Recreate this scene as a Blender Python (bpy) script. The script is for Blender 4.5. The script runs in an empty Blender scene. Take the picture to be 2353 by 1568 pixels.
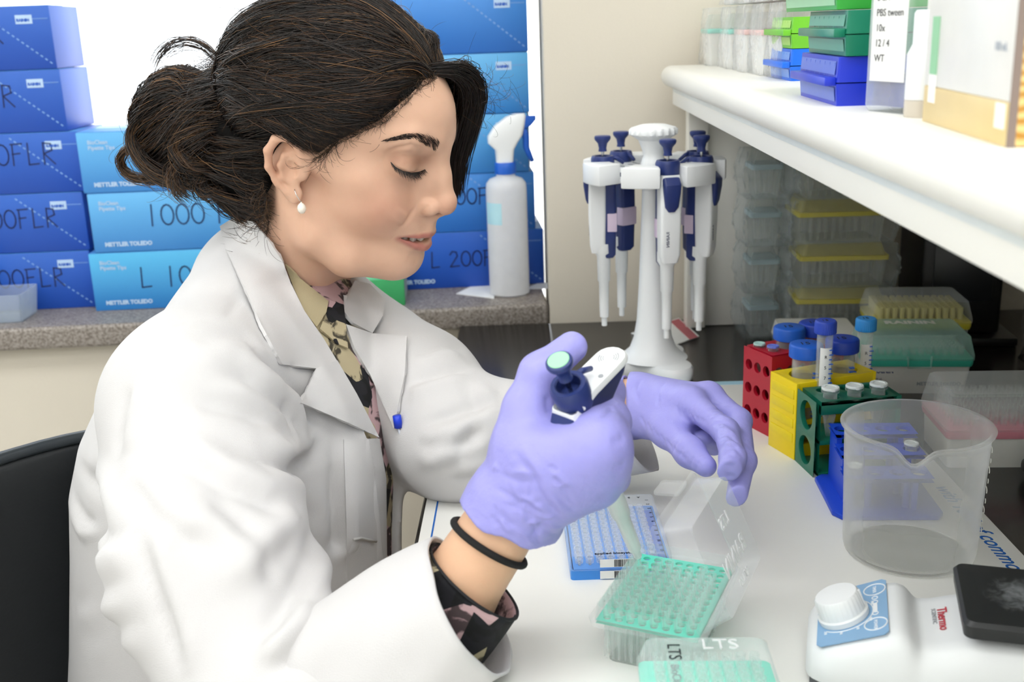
import bpy, bmesh, math, random
import numpy as np
from mathutils import Vector, Matrix
from mathutils.bvhtree import BVHTree

random.seed(7)
rng = np.random.default_rng(7)
SC = bpy.context.scene
COL = SC.collection
B = 0.76                      # height of the bench top above the floor
IW, IH, FPX = 2353.0, 1568.0, 2500.0

# ------------------------------------------------------------------ camera
_y, _p, _r = math.radians(1.1), math.radians(16.2), math.radians(2.0)
_f0 = np.array([-math.sin(_y), math.cos(_y), 0]); _r0 = np.array([math.cos(_y), math.sin(_y), 0]); _up = np.array([0, 0, 1.0])
CF = math.cos(_p)*_f0 - math.sin(_p)*_up
_u0 = math.sin(_p)*_f0 + math.cos(_p)*_up
CR = math.cos(_r)*_r0 - math.sin(_r)*_u0
CU = math.sin(_r)*_r0 + math.cos(_r)*_u0
CC = np.array([0, 0, B + 0.45])
cam = bpy.data.cameras.new('camera'); camo = bpy.data.objects.new('camera', cam); COL.objects.link(camo)
cam.sensor_width = 36.0; cam.lens = FPX/IW*36.0; cam.clip_start = 0.02
camo.matrix_world = Matrix(((CR[0], CU[0], -CF[0], CC[0]), (CR[1], CU[1], -CF[1], CC[1]), (CR[2], CU[2], -CF[2], CC[2]), (0, 0, 0, 1)))
cam.dof.use_dof = True; cam.dof.focus_distance = 0.97; cam.dof.aperture_fstop = 8.5
SC.camera = camo


# ------------------------------------------------------------------ light
SC.view_settings.view_transform = 'Standard'; SC.view_settings.look = 'None'
SC.view_settings.gamma = 1.0; SC.view_settings.use_curve_mapping = False
SC.view_settings.exposure = 0.08
SC.cycles.transparent_max_bounces = 64; SC.cycles.max_bounces = 10; SC.cycles.caustics_reflective = False; SC.cycles.caustics_refractive = False
w = bpy.data.worlds.new('sky'); SC.world = w; w.use_nodes = True
bg = w.node_tree.nodes['Background']; bg.inputs[0].default_value = (0.93, 0.97, 1.0, 1); bg.inputs[1].default_value = 3.0

def area_light(name, loc, sx, sy, power, color=(1, 1, 1), rot=(0, 0, 0), parent=None):
    l = bpy.data.lights.new(name, 'AREA'); l.shape = 'RECTANGLE'; l.size = sx; l.size_y = sy; l.energy = power; l.color = color
    o = bpy.data.objects.new(name, l); COL.objects.link(o); o.location = loc; o.rotation_euler = rot
    if parent: o.parent = parent
    return o

# ------------------------------------------------------------------ helpers
def at(px, py, z=None, Y=None, X=None, d=None):
    """the point of the place seen at a pixel of the photograph, on a plane of known height z, X, Y or at depth d"""
    r = CF + CR*(px - IW/2)/FPX - CU*(py - IH/2)/FPX
    if z is not None: t = (z - CC[2])/r[2]
    elif Y is not None: t = (Y - CC[1])/r[1]
    elif X is not None: t = (X - CC[0])/r[0]
    else: t = d
    return Vector(CC + r*t)

def proj(P):
    d = np.asarray(P, float) - CC
    z = d @ CF
    return np.stack([IW/2 + FPX*(d @ CR)/z, IH/2 - FPX*(d @ CU)/z], -1)

def lin(h):
    h = h.lstrip('#')
    c = [int(h[i:i+2], 16)/255 for i in (0, 2, 4)]
    return tuple((x/12.92 if x <= 0.04045 else ((x+0.055)/1.055)**2.4) for x in c)

MATS = {}
def mat(name, col, rough=0.5, metal=0.0, var=0.06, scale=40.0, bump=0.0, bscale=None, sss=0.0, spec=0.5, coat=0.0, trans=0.0, ior=1.45, sheen=0.0):
    """procedural principled material: a noise varies the colour a little, another one gives fine relief"""
    if name in MATS: return MATS[name]
    m = bpy.data.materials.new(name); m.use_nodes = True; nt = m.node_tree; p = nt.nodes['Principled BSDF']
    c = lin(col) if isinstance(col, str) else col
    p.inputs['Roughness'].default_value = rough; p.inputs['Metallic'].default_value = metal
    p.inputs['Specular IOR Level'].default_value = spec; p.inputs['Coat Weight'].default_value = coat
    p.inputs['Transmission Weight'].default_value = trans; p.inputs['IOR'].default_value = ior
    if sheen: p.inputs['Sheen Weight'].default_value = sheen
    if sss:
        p.inputs['Subsurface Weight'].default_value = sss; p.inputs['Subsurface Radius'].default_value = (0.8, 0.6, 0.5); p.inputs['Subsurface Scale'].default_value = 0.004
    tc = nt.nodes.new('ShaderNodeTexCoord')
    n = nt.nodes.new('ShaderNodeTexNoise'); n.inputs['Scale'].default_value = scale; n.inputs['Detail'].default_value = 3
    nt.links.new(tc.outputs['Object'], n.inputs['Vector'])
    mx = nt.nodes.new('ShaderNodeMix'); mx.data_type = 'RGBA'
    mx.inputs[6].default_value = tuple(max(0, x*(1-var)) for x in c) + (1,); mx.inputs[7].default_value = tuple(min(1, x*(1+var)) for x in c) + (1,)
    nt.links.new(n.outputs['Fac'], mx.inputs[0]); nt.links.new(mx.outputs[2], p.inputs['Base Color'])
    if bump:
        n2 = nt.nodes.new('ShaderNodeTexNoise'); n2.inputs['Scale'].default_value = bscale or 400; n2.inputs['Detail'].default_value = 4
        nt.links.new(tc.outputs['Object'], n2.inputs['Vector'])
        bn = nt.nodes.new('ShaderNodeBump'); bn.inputs['Strength'].default_value = bump; bn.inputs['Distance'].default_value = 0.002
        nt.links.new(n2.outputs['Fac'], bn.inputs['Height']); nt.links.new(bn.outputs['Normal'], p.inputs['Normal'])
    MATS[name] = m
    return m

def clear(name, col, opacity=0.15, rough=0.08, edge=0.6, var=0.1, bump=0.0, bscale=60, milky=0.0):
    """thin plastic or glass sheet: mostly see-through, gloss and body colour growing towards grazing angles"""
    if name in MATS: return MATS[name]
    m = bpy.data.materials.new(name); m.use_nodes = True; nt = m.node_tree; p = nt.nodes['Principled BSDF']; out = nt.nodes['Material Output']
    c = lin(col) if isinstance(col, str) else col
    p.inputs['Roughness'].default_value = rough
    tc = nt.nodes.new('ShaderNodeTexCoord'); n = nt.nodes.new('ShaderNodeTexNoise'); n.inputs['Scale'].default_value = bscale
    nt.links.new(tc.outputs['Object'], n.inputs['Vector'])
    mx0 = nt.nodes.new('ShaderNodeMix'); mx0.data_type = 'RGBA'
    mx0.inputs[6].default_value = tuple(max(0, x*(1-var)) for x in c) + (1,); mx0.inputs[7].default_value = tuple(min(1, x*(1+var)) for x in c) + (1,)
    nt.links.new(n.outputs['Fac'], mx0.inputs[0]); nt.links.new(mx0.outputs[2], p.inputs['Base Color'])
    t = nt.nodes.new('ShaderNodeBsdfTransparent'); tint = tuple(1-(1-x)*0.10 for x in c); t.inputs[0].default_value = tint + (1,)
    lw = nt.nodes.new('ShaderNodeLayerWeight'); lw.inputs[0].default_value = 0.35
    mr = nt.nodes.new('ShaderNodeMapRange'); mr.inputs[3].default_value = opacity; mr.inputs[4].default_value = edge
    nt.links.new(lw.outputs['Facing'], mr.inputs[0])
    mx = nt.nodes.new('ShaderNodeMixShader'); nt.links.new(mr.outputs[0], mx.inputs[0]); nt.links.new(t.outputs[0], mx.inputs[1])
    if milky:
        tl = nt.nodes.new('ShaderNodeBsdfTranslucent'); nt.links.new(mx0.outputs[2], tl.inputs[0])
        m2 = nt.nodes.new('ShaderNodeMixShader'); m2.inputs[0].default_value = milky
        nt.links.new(p.outputs[0], m2.inputs[1]); nt.links.new(tl.outputs[0], m2.inputs[2]); nt.links.new(m2.outputs[0], mx.inputs[2])
    else: nt.links.new(p.outputs[0], mx.inputs[2])
    if bump:
        bn = nt.nodes.new('ShaderNodeBump'); bn.inputs['Strength'].default_value = bump; bn.inputs['Distance'].default_value = 0.003
        nt.links.new(n.outputs['Fac'], bn.inputs['Height']); nt.links.new(bn.outputs['Normal'], p.inputs['Normal'])
    nt.links.new(mx.outputs[0], out.inputs[0])
    MATS[name] = m
    return m

class MB:
    """collects shapes for ONE mesh"""
    def __init__(s): s.v = []; s.f = []; s.m = []; s.cur = 0
    def add(s, v, f):
        o = len(s.v); s.v += [tuple(x) for x in v]; s.f += [tuple(i+o for i in q) for q in f]; s.m += [s.cur]*len(f); return s
    def box(s, lo, hi, M=None):
        x0, y0, z0 = lo; x1, y1, z1 = hi
        v = [Vector(p) for p in ((x0,y0,z0),(x1,y0,z0),(x1,y1,z0),(x0,y1,z0),(x0,y0,z1),(x1,y0,z1),(x1,y1,z1),(x0,y1,z1))]
        if M: v = [M @ p for p in v]
        return s.add(v, [(0,3,2,1),(4,5,6,7),(0,1,5,4),(1,2,6,5),(2,3,7,6),(3,0,4,7)])
    def frustum(s, c0, s0, c1, s1, cap=True):
        """box whose bottom rectangle (centre c0, half sizes s0) differs from the top one"""
        v = [(c0[0]+sx*s0[0], c0[1]+sy*s0[1], c0[2]) for sx, sy in ((-1,-1),(1,-1),(1,1),(-1,1))] + [(c1[0]+sx*s1[0], c1[1]+sy*s1[1], c1[2]) for sx, sy in ((-1,-1),(1,-1),(1,1),(-1,1))]
        f = [(0,1,5,4),(1,2,6,5),(2,3,7,6),(3,0,4,7)]
        if cap: f += [(0,3,2,1),(4,5,6,7)]
        return s.add(v, f)
    def lathe(s, prof, n=24, M=None, cap=False, sq=None):
        v = []; f = []
        for r, z in prof:
            for i in range(n):
                a = 2*math.pi*i/n; p = Vector((r*math.cos(a), r*math.sin(a), z))
                if sq: p.x *= sq[0]; p.y *= sq[1]
                v.append(M @ p if M else p)
        for k in range(len(prof)-1):
            for i in range(n):
                j = (i+1) % n; f.append((k*n+i, k*n+j, (k+1)*n+j, (k+1)*n+i))
        if cap:
            f.append(tuple(range(n-1, -1, -1))); f.append(tuple((len(prof)-1)*n+i for i in range(n)))
        return s.add(v, f)
    def tube(s, pts, rad, n=10, cap=True, sq=1.0, up=None):
        pts = [Vector(p) for p in pts]; m = len(pts); R = rad if hasattr(rad, '__len__') else [rad]*m
        v = []; f = []; prev = None
        for i, p in enumerate(pts):
            t = (pts[min(i+1, m-1)] - pts[max(i-1, 0)]).normalized()
            if prev is None:
                u = Vector(up) if up else (Vector((0,0,1)) if abs(t.z) < .9 else Vector((1,0,0)))
            else: u = prev
            u = (u - t*u.dot(t)).normalized(); w_ = t.cross(u); prev = u
            for k in range(n):
                a = 2*math.pi*k/n; v.append(p + (u*math.cos(a)*sq + w_*math.sin(a))*R[i])
        for i in range(m-1):
            for k in range(n):
                j = (k+1) % n; f.append((i*n+k, i*n+j, (i+1)*n+j, (i+1)*n+k))
        if cap: f.append(tuple(range(n-1, -1, -1))); f.append(tuple((m-1)*n+k for k in range(n)))
        return s.add(v, f)
    def prism(s, poly, z0, z1, M=None):
        n = len(poly); v = [Vector((p[0], p[1], z0)) for p in poly] + [Vector((p[0], p[1], z1)) for p in poly]
        if M: v = [M @ p for p in v]
        return s.add(v, [tuple(range(n-1, -1, -1)), tuple(range(n, 2*n))] + [(i, (i+1) % n, n+(i+1) % n, n+i) for i in range(n)])
    def ring_cell(s, x0, y0, x1, y1, cx, cy, r, z0, z1, n=20, M=None):
        """rectangular plate cell with a round hole right through it"""
        o = []; c = []
        for i in range(n):
            a = 2*math.pi*(i+.5)/n; dx, dy = math.cos(a), math.sin(a)
            tx = ((x1-cx)/dx if dx > 0 else (x0-cx)/dx) if abs(dx) > 1e-9 else 1e9
            ty = ((y1-cy)/dy if dy > 0 else (y0-cy)/dy) if abs(dy) > 1e-9 else 1e9
            t = min(tx, ty); o.append((cx+dx*t, cy+dy*t)); c.append((cx+dx*r, cy+dy*r))
        for (X, Y) in ((x0,y0),(x1,y0),(x1,y1),(x0,y1)):          # keep the corners square
            k = min(range(n), key=lambda i: (o[i][0]-X)**2+(o[i][1]-Y)**2); o[k] = (X, Y)
        v = [Vector((*p, z1)) for p in o] + [Vector((*p, z1)) for p in c] + [Vector((*p, z0)) for p in o] + [Vector((*p, z0)) for p in c]
        if M: v = [M @ p for p in v]
        f = []
        for i in range(n):
            j = (i+1) % n
            f += [(i, j, n+j, n+i), (2*n+j, 2*n+i, 3*n+i, 3*n+j), (n+i, n+j, 3*n+j, 3*n+i)]
        return s.add(v, f)
    def build(s, name, m, parent=None, loc=(0,0,0), rot=(0,0,0), bevel=0, segs=2, smooth=False, angle=40):
        me = bpy.data.meshes.new(name); me.from_pydata(s.v, [], s.f)
        ms = m if isinstance(m, (list, tuple)) else [m]
        for x in ms: me.materials.append(x)
        if len(ms) > 1: me.polygons.foreach_set('material_index', s.m)
        bm = bmesh.new(); bm.from_mesh(me)
        bmesh.ops.recalc_face_normals(bm, faces=bm.faces)
        if bevel:
            bm.normal_update()
            es = [e for e in bm.edges if len(e.link_faces) == 2 and e.calc_face_angle(0) > .5]
            bmesh.ops.bevel(bm, geom=es, offset=bevel, segments=segs, affect='EDGES', clamp_overlap=True, profile=.5)
        if smooth or bevel:
            for fc in bm.faces: fc.smooth = True
            if not smooth or smooth == 'auto':
                for e in bm.edges:
                    e.smooth = not (len(e.link_faces) == 2 and e.calc_face_angle(0) > math.radians(angle))
        bm.to_mesh(me); bm.free()
        return link(name, me, parent, loc, rot)

def link(name, me, parent=None, loc=(0,0,0), rot=(0,0,0)):
    o = bpy.data.objects.new(name, me); COL.objects.link(o); o.location = loc; o.rotation_euler = rot
    if parent: o.parent = parent
    return o

def tag(o, label=None, cat=None, group=None, kind=None):
    if label: o['label'] = label
    if cat: o['category'] = cat
    if group: o['group'] = group
    if kind: o['kind'] = kind
    return o

def empty(name, label, cat, loc=(0,0,0), rz=0.0, group=None):
    o = bpy.data.objects.new(name, None); COL.objects.link(o); o.location = loc; o.rotation_euler = (0, 0, rz); o.empty_display_size = .02
    return tag(o, label, cat, group)

def copy_tree(o, parent=None):
    c = o.copy(); COL.objects.link(c); c.parent = parent
    for ch in list(o.children): copy_tree(ch, c)
    return c

def text_mesh(body, size, extrude=0.0001, shear=0.0, align='LEFT', bold=0.0, space=1.0):
    cu = bpy.data.curves.new('lettering', 'FONT'); cu.body = body; cu.size = size; cu.extrude = extrude; cu.shear = shear; cu.align_x = align; cu.offset = bold; cu.space_character = space
    cu.resolution_u = 3
    o = bpy.data.objects.new('lettering', cu); COL.objects.link(o)
    dg = bpy.context.evaluated_depsgraph_get()
    me = bpy.data.meshes.new_from_object(o.evaluated_get(dg))
    bpy.data.objects.remove(o); bpy.data.curves.remove(cu)
    return me

def text(name, body, size, m, parent, M, **k):
    """flat print: M places its XY plane (X reading direction, Y letter height) in the parent's space"""
    me = text_mesh(body, size, **k); me.materials.append(m); me.transform(M)
    return link(name, me, parent)

def frame_M(o, x, y):
    """matrix from an origin, a reading direction and a letter-up direction"""
    x = Vector(x).normalized(); y = Vector(y); y = (y - x*y.dot(x)).normalized(); z = x.cross(y)
    return Matrix(((x.x, y.x, z.x, o[0]), (x.y, y.y, z.y, o[1]), (x.z, y.z, z.z, o[2]), (0,0,0,1)))
def T(x, y, z): return Matrix.Translation((x, y, z))
def RX(a): return Matrix.Rotation(a, 4, 'X')
def RY(a): return Matrix.Rotation(a, 4, 'Y')
def RZ(a): return Matrix.Rotation(a, 4, 'Z')
PI = math.pi
# ================================================================== the room
M_wall = mat('beige_wall_paint', '#d9d1c1', .75, var=.02, scale=6, bump=.15, bscale=180)
M_white = mat('white_paint', '#eeeeea', .6, var=.02)
M_ceiling = mat('ceiling_board', '#efeeea', .85, var=.03, scale=30)
M_floor = mat('grey_vinyl_floor', '#c4c1ba', .5, var=.12, scale=60)
WA = math.radians(3.83); WPX, WPY = 0.0285, 1.649
WM = T(WPX, WPY, 0) @ RZ(WA)                              # frame of the window wall: x along it, y into it

def st(o): return tag(o, kind='structure')
st(MB().box((-3.2, -3.0, -.05), (2.9, 2.4, 0)).build('floor', M_floor))
st(MB().box((-3.2, -3.0, 2.7), (2.9, 2.4, 2.75)).build('ceiling', M_ceiling))
st(MB().box((-3.25, -3.0, 0), (-3.2, 2.4, 2.7)).build('wall_left', M_white))
st(MB().box((-3.2, -3.05, 0), (2.9, -3.0, 2.7)).build('wall_rear', M_white))
st(MB().box((2.9, -3.0, 0), (2.95, 2.4, 2.7)).build('wall_right', M_white))
st(MB().box((WPX, WPY, 0), (2.9, WPY+.45, 2.7)).build('wall_back', M_wall, bevel=.004))
wl = st(MB().box((-3.3, .03, 0), (0.0, .42, B-.005), WM).box((-3.3, .30, 2.35), (0, .42, 2.7), WM).box((-3.3, .30, B-.005), (-2.75, .42, 2.35), WM).build('wall_window', M_wall))

# granite look of the laminate window ledge: dark and light specks on grey brown
def speckled():
    m = bpy.data.materials.new('speckled_laminate'); m.use_nodes = True; nt = m.node_tree; p = nt.nodes['Principled BSDF']; p.inputs['Roughness'].default_value = .35
    tc = nt.nodes.new('ShaderNodeTexCoord'); n = nt.nodes.new('ShaderNodeTexNoise'); n.inputs['Scale'].default_value = 260; n.inputs['Detail'].default_value = 5
    r = nt.nodes.new('ShaderNodeValToRGB'); e = r.color_ramp.elements
    e[0].position = .35; e[0].color = lin('#6c635b') + (1,); e[1].position = .65; e[1].color = lin('#a29a92') + (1,)
    nt.links.new(tc.outputs['Object'], n.inputs['Vector']); nt.links.new(n.outputs['Fac'], r.inputs[0]); nt.links.new(r.outputs[0], p.inputs['Base Color'])
    return m
M_ledge = speckled()
st(MB().box((-3.2, 0, B-.006), (-.001, .42, B+.03), WM).build('window_sill', M_ledge, bevel=.006, segs=3))

# window: white frame with two sashes and panes
wf = MB()
for lo, hi in (((-2.75, .30, B+.03), (-2.69, .40, 2.35)), ((-.062, .30, B+.03), (-.002, .40, 2.35)), ((-2.69, .30, B+.03), (-.062, .40, B+.075)), ((-2.69, .30, 2.30), (-.062, .40, 2.35)), ((-1.41, .31, B+.075), (-1.35, .39, 2.30))):
    wf.box(lo, hi, WM)
win = st(wf.build('window_1', M_white, bevel=.003))
M_pane = clear('window_glass', '#f4fbff', .03, .02, .25)
for x0, x1 in ((-2.69, -1.41), (-1.35, -.062)):
    MB().box((x0, .345, B+.075), (x1, .351, 2.30), WM).build('pane', M_pane, win)

# fluorescent ceiling panels, the room's lamps; right column added to light the coat front
M_lamp = bpy.data.materials.new('lit_diffuser'); M_lamp.use_nodes = True
_p = M_lamp.node_tree.nodes['Principled BSDF']; _p.inputs['Base Color'].default_value = (.9, .9, .9, 1); _p.inputs['Emission Color'].default_value = (.97, .985, 1, 1); _p.inputs['Emission Strength'].default_value = 4.9
M_frame = mat('white_enamel', '#e8e8e6', .35)
_cols = (('left', -2.2), ('second', -.95), ('third', .30), ('added right', 1.55)); _rows = (('window', .35), ('centre', -1.0), ('rear', -2.3))
for wds, x, y in [('in the %s row, %s column of the ceiling' % (r, c), x, y) for c, x in _cols for r, y in _rows]:
    L = empty('ceiling_light', 'flat white fluorescent ceiling panel ' + wds, 'ceiling light', (x, y, 2.66), group='ceiling panels')
    m = MB()
    for lo, hi in (((-.63, -.33, 0), (-.59, .33, .04)), ((.59, -.33, 0), (.63, .33, .04)), ((-.59, -.33, 0), (.59, -.29, .04)), ((-.59, .29, 0), (.59, .33, .04))): m.box(lo, hi)
    m.build('frame', M_frame, L); MB().box((-.59, -.29, .012), (.59, .29, .022)).build('diffuser', M_lamp, L)

# ================================================================== the bench
M_epoxy = mat('black_epoxy_resin', '#262422', .22, var=.15, scale=90)
M_cab = mat('cream_cabinet', '#d9cfbd', .55, var=.02)
BX0, BX1, BY0, BY1 = -.1135, .818, -.5, 1.645
bench = empty('lab_bench', 'long lab bench with black resin top and cream cabinets under it', 'bench', ((BX0+BX1)/2, .5, 0))
_o = Vector(bench.location)
def rel(lo, hi, o): return tuple(Vector(lo)-o), tuple(Vector(hi)-o)
MB().box(*rel((BX0, BY0, B-.032), (BX1, BY1, B), _o)).build('worktop', M_epoxy, bench, bevel=.005, segs=3)
cab = MB().box(*rel((.10, BY0+.05, .09), (BX1-.01, BY1-.02, B-.033), _o)).build('cabinet_body', M_cab, bench, bevel=.003)
MB().box(*rel((.16, BY0+.07, 0), (BX1-.02, BY1-.03, .09), _o)).build('plinth', M_epoxy, bench)
for k in range(4):
    y0 = BY0+.07+k*.49
    d = MB().box(*rel((.082, y0, .12), (.10, y0+.47, B-.06), _o)).build('cabinet_door', M_cab, bench, bevel=.003)
    MB().tube([Vector((.082, y0+.40, .55))-_o, Vector((.055, y0+.40, .55))-_o, Vector((.055, y0+.40, .45))-_o, Vector((.082, y0+.40, .45))-_o], .005, 8).build('handle', mat('brushed_steel', '#b9bbbd', .3, 1), d, smooth=True)

# absorbent bench mat with blue border lines and lettering
M_mat = mat('white_bench_paper', '#f1f0ea', .55, var=.015, scale=12, bump=.08, bscale=120)
M_ink = mat('blue_print', '#1f63b4', .6)
M_edge = mat('pale_blue_film', '#a9d3e4', .4)
MX0, MX1, MY0, MY1 = -.109, .4135, -.45, 1.328
mt = tag(MB().box((MX0, MY0, B), (MX1, MY1, B+.0012)).build('bench_mat', M_mat, bevel=.0004), 'white paper bench mat with blue lines and lettering covering the black worktop', 'mat')
MB().box((MX0, MY1-.012, B+.0012), (MX1, MY1, B+.0018)).build('film_edge', M_edge, mt)
MB().box((-.0984, MY0+.02, B+.0012), (-.0968, MY1-.03, B+.0016)).build('border_line', M_ink, mt)
text('lettering', 'with 10% of common mixtures', .0210, M_ink, mt, frame_M((.3905, .990, B+.0013), (0, -1, 0), (1, 0, 0)), shear=.25, bold=.0002)

# ================================================================== reagent shelf over the bench
M_shelf = mat('cream_white_laminate', '#efede5', .45, var=.015, scale=8)
SX0, SX1, SY0, SY1 = .196, .815, -.30, 1.61
SZ0, SZ1 = B+.357, B+.3865
shelf = empty('reagent_shelf', 'white laminate reagent shelf with rounded front edge above the bench', 'shelf', ((SX0+SX1)/2, .6, B))
_o = Vector(shelf.location)
pr = []                                                   # board with a bullnose front: an outline swept along Y
hz = (SZ1-SZ0)/2
for k in range(13):
    a = PI/2 + PI*k/12; pr.append((SX0+hz+hz*math.cos(a)*1.0-_o.x, (SZ0+SZ1)/2+hz*math.sin(a)-_o.z))
pr += [(SX1-_o.x, SZ0-_o.z), (SX1-_o.x, SZ1-_o.z)]
v = [(x, SY0-_o.y, z) for x, z in pr] + [(x, SY1-_o.y, z) for x, z in pr]; n = len(pr)
MB().add(v, [tuple(range(n)), tuple(range(2*n-1, n-1, -1))] + [(i, (i+1) % n, n+(i+1) % n, n+i) for i in range(n)]).build('shelf_board', M_shelf, shelf, bevel=.003, smooth='auto')
MB().box(*rel((.2105, SY0+.01, B+.333), (.228, SY1-.02, SZ0), _o)).build('front_rail', M_shelf, shelf, bevel=.002)
MB().box(*rel((.2098, SY0+.02, SZ0-.0055), (.2115, SY1-.03, SZ0-.0005), _o)).build('edge_trim', mat('pale_trim', '#dfe4e2', .3), shelf)
MB().box(*rel((.800, SY0+.01, B), (.8155, 1.618, SZ0), _o)).build('back_panel', M_shelf, shelf, bevel=.002)  # unseen; closes the back to keep the space under the shelf dark
MB().box(*rel((.2335, 1.588, B), (.2625, 1.618, SZ0), _o)).build('support_post', M_shelf, shelf, bevel=.002)
MB().box(*rel((.2625, 1.600, B), (.42, 1.618, SZ0), _o)).build('end_panel', M_shelf, shelf, bevel=.002)
# ================================================================== things on the bench
P_clear = clear('clear_plastic', '#eef3f2', .07, .05, .45, bump=.05)
P_lid = clear('clear_lid_plastic', '#f6fafa', .03, .06, .34, bump=.10, bscale=45)
P_frost = clear('frosted_plastic', '#f6fbf9', .13, .25, .42, milky=.6)
P_tip = clear('tip_plastic', '#f6fffc', .08, .15, .32, milky=.6)
P_beaker = clear('milky_polypropylene', '#fdfdf6', .15, .2, .58, milky=.6, bump=.04, bscale=90)
P_tealclear = clear('teal_tint_plastic', '#aee9dd', .35, .1, .7, milky=.4)
M_teal = mat('mint_plastic', '#62e6cb', .4, sss=.2)
M_navy = mat('navy_plastic', '#26356f', .35)
M_navyd = mat('dark_navy_plastic', '#1b2552', .35)
M_pwhite = mat('white_plastic', '#eceeee', .35, var=.01)
M_black = mat('black_plastic', '#161616', .4)
M_blackink = mat('black_ink', '#1c1c22', .7)
M_greyink = mat('grey_ink', '#9a9da0', .6)
M_blue = mat('cobalt_plastic', '#1a47c8', .38, var=.05)
M_capblue = mat('cap_blue_plastic', '#1f5fc6', .4)
M_label = mat('label_paper', '#f2f2ef', .7)

def loft(mb, rings, cap=True):
    n = len(rings[0]); v = [p for r in rings for p in r]; f = []
    for k in range(len(rings)-1):
        for i in range(n):
            j = (i+1) % n; f.append((k*n+i, k*n+j, (k+1)*n+j, (k+1)*n+i))
    if cap: f += [tuple(range(n-1, -1, -1)), tuple((len(rings)-1)*n+i for i in range(n))]
    return mb.add(v, f)
def rrect(x0, x1, y0, y1, z, r, k=4):
    p = []
    for cx, cy, a0 in ((x1-r, y1-r, 0), (x0+r, y1-r, PI/2), (x0+r, y0+r, PI), (x1-r, y0+r, 1.5*PI)):
        for i in range(k+1):
            a = a0+PI/2*i/k; p.append((cx+r*math.cos(a), cy+r*math.sin(a), z))
    return p
def shell_box(mb, x, y, z0, z1, x1, y1, r, t):
    """open-topped thin tray: half sizes x,y at z0 growing to x1,y1 at z1"""
    o = [rrect(-x, x, -y, y, z0, r), rrect(-x1, x1, -y1, y1, z1, r)]
    i = [rrect(-x1+t, x1-t, -y1+t, y1-t, z1, r*.8), rrect(-x+t, x-t, -y+t, y-t, z0+t, r*.8)]
    return loft(mb, [o[0], o[1], i[0], i[1]], cap=True)

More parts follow.
